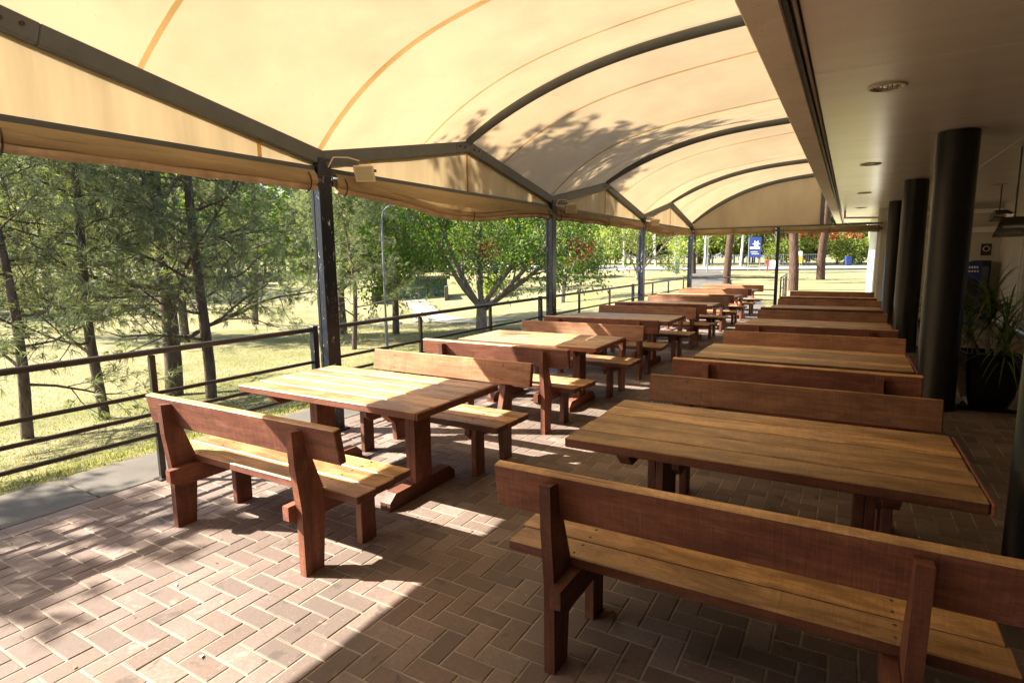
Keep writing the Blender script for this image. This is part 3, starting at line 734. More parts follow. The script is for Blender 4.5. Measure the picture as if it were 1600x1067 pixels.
# leaf litter and crumbs on the paving
def litter():
    r = np.random.default_rng(12); n = 420; x = r.uniform(-4.3, .7, n); y = r.uniform(.6, 14, n); a = r.uniform(0, 6.28, n); s = r.uniform(.006, .022, n)*np.where(r.random(n) < .7, .5, 1)
    d = np.stack([np.cos(a)*s, np.sin(a)*s, r.uniform(-.1, .3, n)*s], 1); q = np.stack([-np.sin(a)*s, np.cos(a)*s, r.uniform(0, .6, n)*s], 1)*.45; P = np.stack([x, y, np.full(n, .006)], 1)
    V = np.stack([P-d, P+q, P+d, P-q+np.array([0, 0, .004])], 1).reshape(-1, 3)
    o = link('leaf_litter', np_mesh('leaf_litter', V, np.arange(4*n).reshape(n, 4), ['litter', 'sign_white'], (r.random(n) < .2).astype(int))); o['kind'] = 'stuff'; o['label'] = 'tiny dry leaf scraps and crumbs scattered on the paving'
leaf('litter', [(0, (.10, .055, .025)), (.5, (.20, .11, .045)), (1, (.32, .22, .10))], .2, .8)
litter()
# planter with dracaena
def planter(x, y, lab, seed, h=.59, rz=.08, grp='dracaenas in black pots'):
    r = random.Random(seed); t = thing('potted_dracaena', lab, 'potted plant', (x, y, 0), grp, rz)
    m = MB()
    def ring(hw, z, rr=.03):
        return [(sx*(hw-(rr if a else 0)), sy*(hw-(0 if a else rr)), z) for sx, sy, a in ((1, -1, 0), (1, -1, 1), (1, 1, 1), (1, 1, 0), (-1, 1, 0), (-1, 1, 1), (-1, -1, 1), (-1, -1, 0))]
    def order(hw, z, rr=.03):
        return [(hw, -hw+rr, z), (hw, hw-rr, z), (hw-rr, hw, z), (-hw+rr, hw, z), (-hw, hw-rr, z), (-hw, -hw+rr, z), (-hw+rr, -hw, z), (hw-rr, -hw, z)]
    rings = [order(.165, .035), order(.20, .16), order(.226, .40), order(.232, h-.03), order(.245, h-.025), order(.245, h), order(.222, h), order(.215, h-.07)]
    vs = [p for q in rings for p in q]
    m.add(vs, [(i*8+j, i*8+(j+1) % 8, (i+1)*8+(j+1) % 8, (i+1)*8+j) for i in range(len(rings)-1) for j in range(8)]); part('pot', m, 'gloss_black', t, False)
    m = MB(); m.add(order(.217, h-.065), [tuple(range(8))]); part('soil', m, 'soil', t, False)
    m = MB(); m.box((-.02, -.01, .017), (.50, .47, .022), 0, .006); m.box((-.02, -.245, .028), (.5, .02, .04)); m.box((-.265, -.01, .028), (.02, .45, .04)); part('saucer', m, 'gloss_black', t, False)
    heads = []
    for (hx, hy, hh) in ((-.02, .0, 1.02), (.09, .06, .80), (-.1, .08, .66), (.06, -.09, .56), (-.03, -.07, .86)):
        m = MB(); base = Vector((hx*.6, hy*.6, h-.08)); top = Vector((hx*1.6, hy*1.6, hh+.12)); mid = base.lerp(top, .5)+Vector((r.uniform(-.03, .03), r.uniform(-.03, .03), 0))
        m.tube([base, mid, top], [.018, .015, .012], 8); part('stem', m, 'bark_grey', t, False); heads.append(top)
    for tp in heads:
        m = MB()
        for q in range(58):
            a = r.uniform(0, 6.283); el = r.uniform(-.5, 1.35); L = r.uniform(.32, .56); wd = r.uniform(.007, .012)
            d0 = Vector((math.cos(a)*math.cos(el), math.sin(a)*math.cos(el), math.sin(el))); sd_ = Vector((-math.sin(a), math.cos(a), 0)); base = tp+Vector((0, 0, r.uniform(-.14, .05)))
            prev = base; dd = d0.copy(); vs = []; ns = 5
            for s_ in range(ns+1):
                wv = wd*(1 - (s_/ns)**2)*(.7 if s_ == 0 else 1); vs += [prev+sd_*wv, prev-sd_*wv]
                dd = (dd+Vector((0, 0, -.10-.05*s_))*r.uniform(.7, 1.2)).normalized(); prev = prev+dd*L/ns
            m.add(vs, [(2*s_, 2*s_+1, 2*s_+3, 2*s_+2) for s_ in range(ns)])
        o = part('leaf_rosette', m, 'strap_leaf', t, False)
    return t
planter(1.31, 7.62, 'dracaena in a square glossy black pot beside the nearest full column', 3)
planter(1.35, 11.9, 'dracaena in a black pot half hidden between the columns farther back', 4, .5, .3)
# overhead heater lamps hung under the soffit
def heater(x, y, z, rz, s, lab):
    t = thing('overhead_heater', lab, 'heater', (x, y, z), 'heater lamps under the soffit', rz); t.rotation_euler = (R(-38), 0, rz)
    P = [(-.17, -.10, 0), (.17, -.10, 0), (.17, .10, 0), (-.17, .10, 0), (-.11, -.055, .13), (.11, -.055, .13), (.11, .055, .13), (-.11, .055, .13)]
    P = [Vector(p)*s for p in P]; m = MB(); m.add(P, [(0, 1, 5, 4), (1, 2, 6, 5), (2, 3, 7, 6), (3, 0, 4, 7), (4, 5, 6, 7)]); part('hood', m, 'bark_red' if s > 2 else 'dark_rail', t, False)
    m = MB(); m.add([(p*.96)+Vector((0, 0, .004)) for p in P], [(4, 5, 1, 0), (5, 6, 2, 1), (6, 7, 3, 2), (7, 4, 0, 3), (7, 6, 5, 4)]); part('reflector', m, 'chrome', t, False)
    m = MB(); m.tube([(-.1*s, 0, .05*s), (.1*s, 0, .05*s)], .012*s, 8); part('lamp_tube', m, 'sign_white', t, False)
    m = MB(); dl = ZC-z-.10*s; m.tube([(0, 0, .125*s), (0, -.616*dl, .125*s+.788*dl)], .010, 8); part('drop_rod', m, 'dark_rail', t, False)
heater(1.62, 8.7, 1.86, .12, 1.15, 'dark trapezoid heater lamp with bright reflector hanging right of the pot')
heater(2.25, 13.2, 2.22, .5, 1.0, 'small brown heater lamp under the soffit farther back')
# blue framed notice stand, wall notice
t = thing('notice_stand', 'blue framed notice stand on the dark floor near the cross wall', 'sign', (2.42, 16.6, 0))
part('frame', MB().box((0, 0, .76), (.30, .04, 1.34), 0, .01), 'signal_blue', t, False)
m = MB(); m.box((0, -.023, .62), (.22, .006, .86)); part('panel', m, 'rubber_black', t, False)
m = MB()
for k in range(4): m.box((-.075+.045*k, -.0235, 1.30), (.03, .006, .05)); m.box((-.075+.05*k, -.0235, 1.21), (.036, .006, .035))
part('lettering', m, 'sign_white', t, False); part('base', MB().box((0, 0, .03), (.34, .36, .06)), 'signal_blue', t, False)
t = thing('wall_notice', 'small brown notice with a pale ring on the cross wall', 'sign', (2.84, 18.08, 1.6))
part('board', MB().box((0, 0, .1), (.2, .02, .28)), 'bark_red', t, False)
m = MB(); m.tube([(.06*math.cos(a*.5236), -.013, .12+.06*math.sin(a*.5236)) for a in range(13)], .008, 6); part('ring', m, 'sign_white', t, False)
t = thing('wall_cabinet', 'dark cabinet standing against the cross wall below the notice', 'cabinet', (2.72, 17.8, 0))
part('carcass', MB().box((0, 0, .72), (.34, .4, 1.44), 0, .01), 'rubber_black', t, False); part('panel', MB().box((0, -.205, 1.05), (.26, .012, .5)), 'grey_paint', t, False)
# ================================================================== TREES AND PLANTS
def grow(seed, spec):
    """returns branch polylines [(pts, radii, level)] and twig tips [(pos, dir)]"""
    r = random.Random(seed); lines = []; tips = []
    def rec(p, d, L, rad, lev):
        sp = spec[lev]; n = sp['n']; pts = [p.copy()]; rr = [rad]; dd = d.copy(); q = p.copy()
        for i in range(n):
            dd = (dd + Vector((r.gauss(0, 1), r.gauss(0, 1), r.gauss(0, 1)))*sp['wob'] + Vector((0, 0, sp['up']))).normalized()
            q = q + dd*L/n; pts.append(q.copy()); rr.append(rad*(1-(1-sp['tap'])*(i+1)/n))
        lines.append((pts, rr, lev))
        if lev+1 < len(spec):
            nx = spec[lev+1]; cnt = nx['cnt'] if not callable(nx['cnt']) else nx['cnt'](L)
            for c in range(cnt):
                t = nx['from'] + (1-nx['from'])*((c+r.random())/cnt) if nx['from'] < 1 else 1.0
                f = t*n; i = min(n-1, int(f)); pos = pts[i].lerp(pts[i+1], f-i); ax = (pts[i+1]-pts[i]).normalized()
                o = ax.orthogonal().normalized(); o.rotate(Matrix.Rotation(c*2.4+r.uniform(-.5, .5), 3, ax))
                an = R(r.uniform(*nx['ang'])); nd = (ax*math.cos(an)+o*math.sin(an)).normalized()
                rec(pos, nd, nx['len']*r.uniform(.7, 1.25)*(1 - nx.get('short', 0)*t), max(.004, rr[i]*nx['rad']), lev+1)
        if lev >= len(spec)-1 or sp.get('leafy'):
            k0 = 0 if lev >= len(spec)-1 else n//2
            for i in range(max(1, k0), n+1): tips.append((pts[i], (pts[i]-pts[i-1]).normalized()))
    t = spec[0]; rec(Vector((0, 0, -.15)), Vector(t.get('dir', (0, 0, 1))).normalized(), t['len'], t['r'], 0)
    return lines, tips
def wood_mesh(name, lines, mat, minr=0.0, kmax=10):
    Vs = []; Fs = []; o = 0
    for pts, rr, lev in lines:
        k = max(3, kmax-2*lev) if lev < 3 else 3
        P = np.array([tuple(p) for p in pts]); n = len(P); D = np.gradient(P, axis=0); D /= np.linalg.norm(D, axis=1)[:, None]
        ref = np.cross(D, np.array([.31, .95, .05])); ref /= np.linalg.norm(ref, axis=1)[:, None]; Q = np.cross(D, ref)
        a = np.arange(k)*2*np.pi/k
        ring = P[:, None, :] + np.array(rr)[:, None, None]*(ref[:, None, :]*np.cos(a)[None, :, None] + Q[:, None, :]*np.sin(a)[None, :, None])
        Vs.append(ring.reshape(-1, 3)); i, j = np.meshgrid(np.arange(n-1), np.arange(k), indexing='ij')
        Fs.append(np.stack([i*k+j, i*k+(j+1) % k, (i+1)*k+(j+1) % k, (i+1)*k+j], -1).reshape(-1, 4)+o); o += n*k
    return np_mesh(name, np.concatenate(Vs), np.concatenate(Fs), [mat], None, True)
def leaf_mesh(name, tips, per, length, width, mat, rg, spread=.12, droop=.6, jitter=1.0, mats=None, mfun=None):
    P = np.array([tuple(t[0]) for t in tips]); D = np.array([tuple(t[1]) for t in tips])
    P = np.repeat(P, per, 0); D = np.repeat(D, per, 0); n = len(P)
    P = P + rg.normal(0, spread, (n, 3)); A = D*.6 + rg.normal(0, jitter, (n, 3)); A[:, 2] -= droop; A /= np.linalg.norm(A, axis=1)[:, None]
    S = np.cross(A, rg.normal(0, 1, (n, 3))); S /= np.linalg.norm(S, axis=1)[:, None]
    L = length*rg.uniform(.6, 1.3, n)[:, None]; W = width*rg.uniform(.7, 1.2, n)[:, None]; N = np.cross(A, S)
    V = np.stack([P, P+A*L*.45+S*W*.5+N*L*.06, P+A*L, P+A*L*.45-S*W*.5+N*L*.06], 1).reshape(-1, 3)
    F = np.arange(n*4).reshape(n, 4)
    mi = mfun(P) if mfun is not None else None
    return np_mesh(name, V, F, mats or [mat], mi)
def needle_mesh(name, tips, sprays, strands, length, mat, rg, wid=.011):
    P = np.array([tuple(t[0]) for t in tips]); D = np.array([tuple(t[1]) for t in tips])
    wz = 1+1.8*(P[:, 2]/P[:, 2].max())**2; sprays = int(sprays*1.15); sel = rg.choice(len(P), sprays, p=wz/wz.sum()); P = P[sel]+rg.normal(0, .05, (sprays, 3)); D = D[sel]  # sprays favour the treetops so their shadow on the canopy falls darker
    D = D + rg.normal(0, .45, (sprays, 3)); D[:, 2] -= .05; D /= np.linalg.norm(D, axis=1)[:, None]
    P = np.repeat(P, strands, 0); D = np.repeat(D, strands, 0); n = len(P)
    A = D + rg.normal(0, .42, (n, 3)); A /= np.linalg.norm(A, axis=1)[:, None]; L = length*rg.uniform(.55, 1.25, n)[:, None]
    S = np.cross(A, rg.normal(0, 1, (n, 3))); S /= np.linalg.norm(S, axis=1)[:, None]; B = A.copy(); B[:, 2] -= .55; B /= np.linalg.norm(B, axis=1)[:, None]
    m1 = P+A*L*.5; m2 = m1+B*L*.5; w = wid*rg.uniform(.6, 1.2, n)[:, None]*(1+1.7*np.clip((P[:, 2:3]-5.2)/1.5, 0, 1))  # strands widened high up, out of view, to cast a darker shadow
    V = np.stack([P-S*w*.5, P+S*w*.5, m1+S*w*.5, m1-S*w*.5, m2], 1).reshape(-1, 3); b = np.arange(n)*5
    F = np.concatenate([np.stack([b, b+1, b+2], 1), np.stack([b, b+2, b+3], 1), np.stack([b+3, b+2, b+4], 1)])
    return np_mesh(name, V, F, [mat])
def tree_thing(name, label, cat, x, y, wood_me, crown_me, rz=0, sc=1.0, group=None, dz=0):
    t = thing(name, label, cat, (x, y, ground(x, y)+dz), group, rz); t.scale = (sc, sc, sc)
    link('trunk', wood_me, t)
    if crown_me: link('crown', crown_me, t)
    return t
rg = np.random.default_rng(3)
# --- she-oaks (feathery needles)
def sheoak(seed, H, r, nb, sprays, strands=16, low=.16, blen=2.3, lean=(0, 0, 1), short=.62):
    spec = [dict(n=14, wob=.035, up=.03, tap=.18, len=H, r=r, dir=lean),
            dict(n=8, wob=.13, up=.035, tap=.3, len=blen, cnt=nb, ang=(55, 95), rad=.33, short=short, **{'from': low}),
            dict(n=6, wob=.16, up=.03, tap=.35, len=.95, cnt=7, ang=(30, 65), rad=.5, leafy=True, **{'from': .22}),
            dict(n=4, wob=.18, up=-.02, tap=.4, len=.42, cnt=5, ang=(25, 60), rad=.55, leafy=True, **{'from': .2})]
    lines, tips = grow(seed, spec)
    return wood_mesh('trunk', lines, 'bark_brown'), needle_mesh('crown', tips, sprays, strands, .19, 'needle_leaf', rg, .0085)
SA = sheoak(1, 10.5, .165, 38, 7000, 11, .11, 3.1, (0, 0, 1), .7); SB = sheoak(2, 6.2, .085, 24, 4200, 11, .15, 2.3); SC = sheoak(5, 11.5, .15, 36, 6500, 11, .12, 3.0, (.03, 0, 1), .65)
SD = sheoak(9, 12.2, .12, 42, 7500, 11, .10, 2.4, (0, .02, 1), .35); SE = sheoak(14, 11.2, .095, 40, 6500, 11, .12, 1.75, (0, .03, 1), .25)
G = 'feathery she-oaks on the lawn'
tree_thing('sheoak_tree', 'slim feathery she-oak nearest the left edge of the picture', 'tree', -9.97, 3.35, *SB, .4, .92, G)
tree_thing('sheoak_tree', 'thin she-oak second from the left on the lawn', 'tree', -10.15, 4.44, *SE, 2.6, .84, G)
tree_thing('sheoak_tree', 'tall she-oak with the thickest dark trunk, third from the left', 'tree', -11.18, 6.11, *SA, 1.0, 1.0, G)
tree_thing('sheoak_tree', 'tall she-oak just right of the thickest trunk, before the first post', 'tree', -9.91, 6.07, *SD, 4.0, .82, G)
tree_thing('sheoak_tree', 'she-oak far back on the lawn near the left edge', 'tree', -27.5, 9.6, *SC, .7, 1.0, G)
tree_thing('sheoak_tree', 'she-oak in the middle distance behind the tall trunks', 'tree', -20.5, 11.8, *SA, 2.2, .95, G)
tree_thing('sheoak_tree', 'she-oak in the distance left of the first post', 'tree', -24.5, 17.5, *SC, 3.2, 1.05, G)
tree_thing('sheoak_tree', 'feathery she-oak just right of the first post beside the lamp pole', 'tree', -12.8, 12.42, *SB, 1.3, .95, G)
tree_thing('sheoak_tree', 'small she-oak outside the left edge shading the paving', 'tree', -8.9, -.85, *SB, 1.9, .775, G)
# --- broadleaf trees, autumn tinted
def broadleaf(seed, trunk, stems, H, r, ang, leafmat, per=7, leafL=.13, leafW=.05, sub=7, subl=1.3, lean=(0, 0, 1), bark='bark_grey', spread=.16, mats=None, mfun=None, tw=6):
    spec = [dict(n=5, wob=.04, up=0, tap=.8, len=trunk+.15, r=r, dir=lean),
            dict(n=9, wob=.075, up=.03, tap=.28, len=H-trunk, cnt=stems, ang=ang, rad=.58, **{'from': .82}),
            dict(n=7, wob=.12, up=.02, tap=.3, len=subl*1.5, cnt=sub, ang=(30, 70), rad=.5, short=.35, **{'from': .22}),
            dict(n=5, wob=.17, up=-.03, tap=.4, len=subl*.62, cnt=tw, ang=(25, 65), rad=.5, leafy=True, **{'from': .2})]
    lines, tips = grow(seed, spec)
    return wood_mesh('trunk', lines, bark), leaf_mesh('crown', tips, per, leafL, leafW, leafmat, rg, spread, .7, .8, mats, mfun)
def redpatch(P):
    return ((np.sin(P[:, 0]*2.1+1.3)+np.sin(P[:, 1]*1.7)+np.sin(P[:, 2]*2.6+.7)) > 2.35).astype(int)
T7 = broadleaf(21, .85, 7, 5.8, .20, (14, 52), None, 11, .15, .062, 9, 1.35, bark='bark_dark', mats=['autumn_leaf', 'red_leaf'], mfun=redpatch)
T6 = broadleaf(22, 1.7, 5, 5.4, .13, (20, 58), 'autumn_leaf', 11, .15, .06, 7, 1.25, bark='bark_brown')
T8 = broadleaf(23, 1.1, 4, 5.2, .16, (15, 40), 'wood_leaf', 4, .16, .06, 6, 1.2)
T9 = broadleaf(24, .4, 6, 6.2, .15, (15, 42), 'bright_leaf', 7, .20, .08, 7, 1.5)
tree_thing('spreading_tree', 'spreading pale-trunked tree forking low, between the first two posts', 'tree', -11.12, 16.87, *T7, .3, 1.08)
tree_thing('autumn_tree', 'dark slender tree with yellow-green leaves beside the lamp pole', 'tree', -14.74, 16.49, *T6, 1.7, 1.05)
tree_thing('autumn_tree', 'leafy tree with low drooping green leaves, left behind the lamp pole', 'tree', -17.2, 16.2, *T6, 4.2, 1.2)
tree_thing('bare_limbed_tree', 'grey forked tree with red leaf sprays right of the second post', 'tree', -13.0, 27.48, *T8, .5, 1.0)
tree_thing('multi_stem_tree', 'bright green many-stemmed tree left of the third post', 'tree', -13.45, 41.24, *T9, .2, 1.15)
tree_thing('multi_stem_tree', 'bright green tree on the bank behind the spreading tree', 'tree', -24.5, 38.5, *T9, 2.2, 1.1)
tree_thing('bank_tree', 'leafy tree on the bank above the underpass', 'tree', -21.0, 32.0, *T6, 2.9, 1.1)
# red leaf spray on the forked tree
tips = [(Vector((rg.normal(0, .55), rg.normal(0, .45), 2.15+rg.normal(0, .16))), Vector((0, 0, -1))) for _ in range(60)]
lo = link('red_leaf_spray', leaf_mesh('red_leaf_spray', tips, 7, .2, .07, 'red_leaf', rg, .08, .8), bpy.data.objects['bare_limbed_tree']); lo.location = (.6, .2, .25); lo['kind'] = 'stuff'
# --- tall bare-trunk pines beyond the far end
def pine(seed, H, r, lean, wob=.03, k=14):
    spec = [dict(n=14, wob=wob, up=.02, tap=.5, len=H, r=r, dir=lean),
            dict(n=6, wob=.1, up=.05, tap=.3, len=2.6, cnt=k, ang=(50, 85), rad=.3, short=.5, **{'from': .5}),
            dict(n=5, wob=.15, up=.03, tap=.4, len=.9, cnt=6, ang=(30, 60), rad=.5, leafy=True, **{'from': .25})]
    lines, tips = grow(seed, spec); return wood_mesh('trunk', lines, 'bark_red'), leaf_mesh('crown', tips, 11, .24, .05, 'wood_leaf', rg, .2, .3, .9)
PA = pine(31, 11, .235, (0, 0, 1)); PB = pine(33, 11, .27, (.01, 0, 1), .075)
tree_thing('pine_tree', 'reddish pine trunk left of the end post behind the end railing', 'tree', -6.35, 36.41, *PA, .2, 1.0)
tree_thing('pine_tree', 'straight rough pine trunk just right of the end post', 'tree', -2.25, 30.04, *PA, 2.0, .98)
tree_thing('pine_tree', 'crooked dark pine trunk left of the white wall', 'tree', -1.61, 42.69, *PB, .8, 1.0)
tree_thing('pine_tree', 'dark pine trunk behind the far corner post', 'tree', -11.37, 49.74, *PA, 4.0, 1.05)
# --- white gums across the road
def gum(seed, H):
    spec = [dict(n=9, wob=.06, up=.02, tap=.55, len=H*.45, r=.2),
            dict(n=8, wob=.1, up=.06, tap=.3, len=H*.6, cnt=4, ang=(15, 42), rad=.6, **{'from': .55}),
            dict(n=6, wob=.14, up=.0, tap=.35, len=2.3, cnt=7, ang=(25, 65), rad=.5, short=.3, **{'from': .3}),
            dict(n=4, wob=.16, up=-.06, tap=.4, len=1.2, cnt=5, ang=(25, 65), rad=.5, leafy=True, **{'from': .2})]
    lines, tips = grow(seed, spec); return wood_mesh('trunk', lines, 'bark_white'), leaf_mesh('crown', tips, 6, .42, .15, 'wood_leaf', rg, .35, .5, .8)
GA, GB = gum(41, 11), gum(42, 12)
GG = 'white-trunked gums across the road'
for i, (x, y, nm, me, s, rz) in enumerate([(-18.5, 88, 'left of the reddish pine trunk', GA, 1, .3), (-13.2, 86, 'between reddish pine trunk and blue sign', GB, 1, 1.2), (-15.8, 92, 'just behind the reddish pine trunk', GA, 1.1, 2.8),
        (2.2, 88, 'beside the white wall at the far right', GB, .9, 3.9), (-27, 92, 'seen between the last two railing posts', GA, 1.05, 4.4), (-34, 97, 'seen left of the third post', GB, 1.0, 5.2), (-9.5, 95, 'behind the blue sign', GA, 1.0, 5.9)]):
    tree_thing('white_gum_tree', f'white-trunked gum across the road, {nm}', 'tree', x, y, *me, rz, s, GG)
# --- bushes
def bush(seed, rx, rz_, n, L, W, mat, mats=None, mfun=None):
    r = np.random.default_rng(seed); tips = []
    cs = [(r.normal(0, rx*.45), r.normal(0, rx*.45), rz_*(.35+.5*r.random()), rx*(.35+.3*r.random())) for _ in range(9)]
    for q in range(n):
        c = cs[r.integers(0, 9)]; v = r.normal(0, 1, 3); v /= np.linalg.norm(v); rad = c[3]*(.55+.5*r.random())
        p = Vector((c[0]+v[0]*rad, c[1]+v[1]*rad, max(.02, c[2]+v[2]*rad*.8))); tips.append((p, Vector(v)))
    spec = [dict(n=2, wob=.02, up=0, tap=.8, len=.25, r=.05), dict(n=5, wob=.12, up=.03, tap=.3, len=rz_*.9, cnt=8, ang=(10, 55), rad=.5, **{'from': .5})]
    lines, _ = grow(seed, spec)
    return wood_mesh('trunk', lines, 'bark_brown'), leaf_mesh('crown', tips, 3, L, W, mat, r, .08, .2, .7, mats, mfun)
BA = bush(51, 1.5, 1.8, 1500, .22, .09, 'wood_leaf'); BB = bush(52, 3.6, 4.6, 2600, .42, .2, 'bright_leaf')
BC = bush(53, 3.8, 5.2, 2600, .42, .2, None, ['bright_leaf', 'red_leaf'], lambda P: ((P[:, 2] > 3.6) & (np.sin(P[:, 0]*1.9)+np.sin(P[:, 1]*2.3) > -.3)).astype(int))
BD = bush(54, .45, .7, 350, .3, .035, 'bright_leaf')
tree_thing('round_bush', 'rounded grey-green bush on the bank right of the second post', 'bush', -18.6, 43.5, *BA, .3, 1.15)
tree_thing('autumn_shrub', 'large yellow-green shrub with red tips left of the white wall', 'bush', -1.6, 96, *BC, .5, 1.0)
tree_thing('autumn_shrub', 'large reddish shrub across the road behind the crooked pine', 'bush', -6.5, 101, *BC, 2.4, 1.1)
tree_thing('green_shrub', 'green shrub across the road at the far right', 'bush', 3.5, 99, *BB, 2.0, .95)
tree_thing('grass_tussock', 'strappy grass tussock beside the dark trunk on the bank', 'plant', -19.2, 31.0, *BD, .2, 1.6)
# --- far woodland as one mass
def woodland():
    r = np.random.default_rng(8); Vs = []; crowns = []
    for q in range(250):
        z_ = r.random()
        if z_ < .52: x = r.uniform(-130, 45); y = 104 + r.uniform(0, 26) + max(0, -x-20)*.28
        elif z_ < .86: a = r.uniform(0, 1); x = -38-34*r.random()-a*8; y = -22+82*a
        else: x = r.uniform(-75, -30); y = r.uniform(50, 84)+max(0, -x-45)*.2
        Hh = r.uniform(7, 15); crowns.append((x, y, Hh))
    P = []; D = []; S = []
    for x, y, Hh in crowns:
        for b in range(7):
            cz = Hh*r.uniform(.25, .85); cr = Hh*r.uniform(.14, .24); cx, cy = x+r.normal(0, Hh*.17), y+r.normal(0, Hh*.17)
            n = 260; v = r.normal(0, 1, (n, 3)); v /= np.linalg.norm(v, axis=1)[:, None]; rad = cr*(.5+.55*r.random((n, 1)))
            P.append(np.array([cx, cy, cz+.2])+v*rad*np.array([1, 1, .8])); D.append(v); S.append(np.full(n, .4+Hh*.02))
    P = np.concatenate(P); D = np.concatenate(D); S = np.concatenate(S)[:, None]; n = len(P)
    P[:, 2] = np.maximum(P[:, 2], -.8)
    A = D*.5+r.normal(0, .8, (n, 3)); A[:, 2] -= .3; A /= np.linalg.norm(A, axis=1)[:, None]; T = np.cross(A, r.normal(0, 1, (n, 3))); T /= np.linalg.norm(T, axis=1)[:, None]
    V = np.stack([P, P+A*S*.5+T*S*.28, P+A*S, P+A*S*.5-T*S*.28], 1).reshape(-1, 3); F = np.arange(n*4).reshape(n, 4)
    mi = (r.random(n) < .4).astype(int); mi = np.where(np.sin(P[:, 0]*.21)+np.sin(P[:, 1]*.17+1) > .5, 1, 0)
    o = link('distant_woodland', np_mesh('distant_woodland', V, F, ['wood_leaf', 'bright_leaf'], mi)); o['kind'] = 'stuff'; o['label'] = 'mass of green trees closing the view behind lawn and road'
    Lw = []
    for x, y, Hh in crowns: Lw.append(([Vector((x, y, -1.5)), Vector((x+r.normal(0, .2), y, Hh*.4)), Vector((x+r.normal(0, .5), y, Hh*.8))], [.2, .14, .05], 1))
    o = link('distant_trunks', wood_mesh('distant_trunks', Lw, 'bark_grey')); o['kind'] = 'stuff'
woodland()
# --- grass blades on the near lawn
def grass():
    r = np.random.default_rng(5); n = 90000; u = r.random(n)**1.5
    x = -5.1-u*15; y = r.uniform(-1, 17, n)+u*3
    z = np.array([ground(a, b) for a, b in zip(x, y)]); P = np.stack([x, y, z-.004], 1)
    A = r.normal(0, .55, (n, 3)); A[:, 2] = 1; A /= np.linalg.norm(A, axis=1)[:, None]; L = r.uniform(.02, .06, n)[:, None]; S = np.cross(A, r.normal(0, 1, (n, 3))); S /= np.linalg.norm(S, axis=1)[:, None]
    w_ = r.uniform(.003, .007, n)[:, None]; V = np.stack([P-S*w_, P+S*w_, P+A*L], 1).reshape(-1, 3)
    o = link('grass', np_mesh('grass', V, np.arange(n*3).reshape(n, 3), ['grass_blade'])); o['kind'] = 'stuff'; o['label'] = 'short dry grass on the near lawn'
grass()
# ================================================================== OUTDOOR OBJECTS
def pole(name, label, x, y, H, r, mat='galvanised', arm=None, cat='lamp post'):
    z = ground(x, y); t = thing(name, label, cat, (x, y, z))
    m = MB(); pts = [(0, 0, -.1), (0, 0, H)]; rr = [r, r*.75]
    part('shaft', MB().tube(pts, rr, 14), mat, t, False); part('base_sleeve', MB().tube([(0, 0, -.05), (0, 0, min(1.4, H*.3))], r*1.5, 14), mat, t, False)
    if arm:
        A = [(0, 0, H), (arm*.08, 0, H+.18), (arm*.35, 0, H+.3), (arm, 0, H+.34)]; part('arm', MB().tube(A, r*.7, 10), mat, t, False)
        part('lamp_head', MB().box((arm+.2, 0, H+.33), (.45, .16, .09), 0, .03), mat, t, False)
    return t
lp = pole('street_lamp', 'slim grey street lamp with curved arm between the first two posts', -8.4, 9.1, 3.1, .024, arm=.5); lp.rotation_euler = (0, 0, .9)
pole('street_lamp', 'stout pale pole by the road left of the far corner post', -13.19, 51.2, 5.5, .2)
pole('light_pole', 'thin blue-grey pole by the road left of the reddish pine', -10.9, 53, 4.6, .04, cat='pole')
# underpass portal
t = thing('underpass_portal', 'dark green underpass wall with railings at the foot of the bank', 'underpass', (-24.6, 29.2, ground(-24.6, 29.2)), None, .62)
part('back_wall', MB().box((0, .6, .35), (4.6, .25, 1.9), 0, .02), 'dark_green_metal', t, False)
part('wing_wall', MB().box((2.25, -.3, .15), (.22, 1.9, 1.4), 0, .02), 'concrete', t, False); part('wing_wall', MB().box((-2.3, -.3, .15), (.22, 1.9, 1.4), 0, .02), 'concrete', t, False)
part('lintel', MB().box((0, .35, 1.38), (5.0, .7, .22), 0, .02), 'concrete', t, False)
m = MB()
for k in range(7): m.tube([(-2+.5*k, -1.0, -.3), (-2+.5*k, -1.0, .75)], .025, 6)
m.tube([(-2, -1.0, .75), (1, -1.0, .75)], .03, 6); part('handrail', m, 'dark_green_metal', t, False)
# rocks
def rock(x, y, s, lab):
    r = random.Random(int(x*77)); m = MB(); k = 9; prof = [(.55, -.2), (1, .15), (.85, .5), (.45, .75), (.02, .8)]
    vs = []; 
    for q, (rr, z) in enumerate(prof):
        for j in range(k): a = 2*math.pi*j/k; f = rr*s*r.uniform(.78, 1.15); vs.append((f*math.cos(a)*1.4, f*math.sin(a), z*s*r.uniform(.85, 1.1)))
    m.add(vs, [(i*k+j, i*k+(j+1) % k, (i+1)*k+(j+1) % k, (i+1)*k+j) for i in range(len(prof)-1) for j in range(k)]); o = link('rock', m.mesh('rock', ['stone'])); o.location = (x, y, ground(x, y)); tag(o, lab, 'rock')
rock(-20.2, 34.8, .35, 'pale rock lying on the grassy bank right of the spreading tree')
rk = random.Random(4)
for k, nm in enumerate(('leftmost', 'second', 'middle', 'fourth', 'rightmost')): rock(-21.2+.75*k, 21.6+.35*k+rk.uniform(-.2, .2), rk.uniform(.18, .3), f'{nm} stone of the low row beside the underpass path')
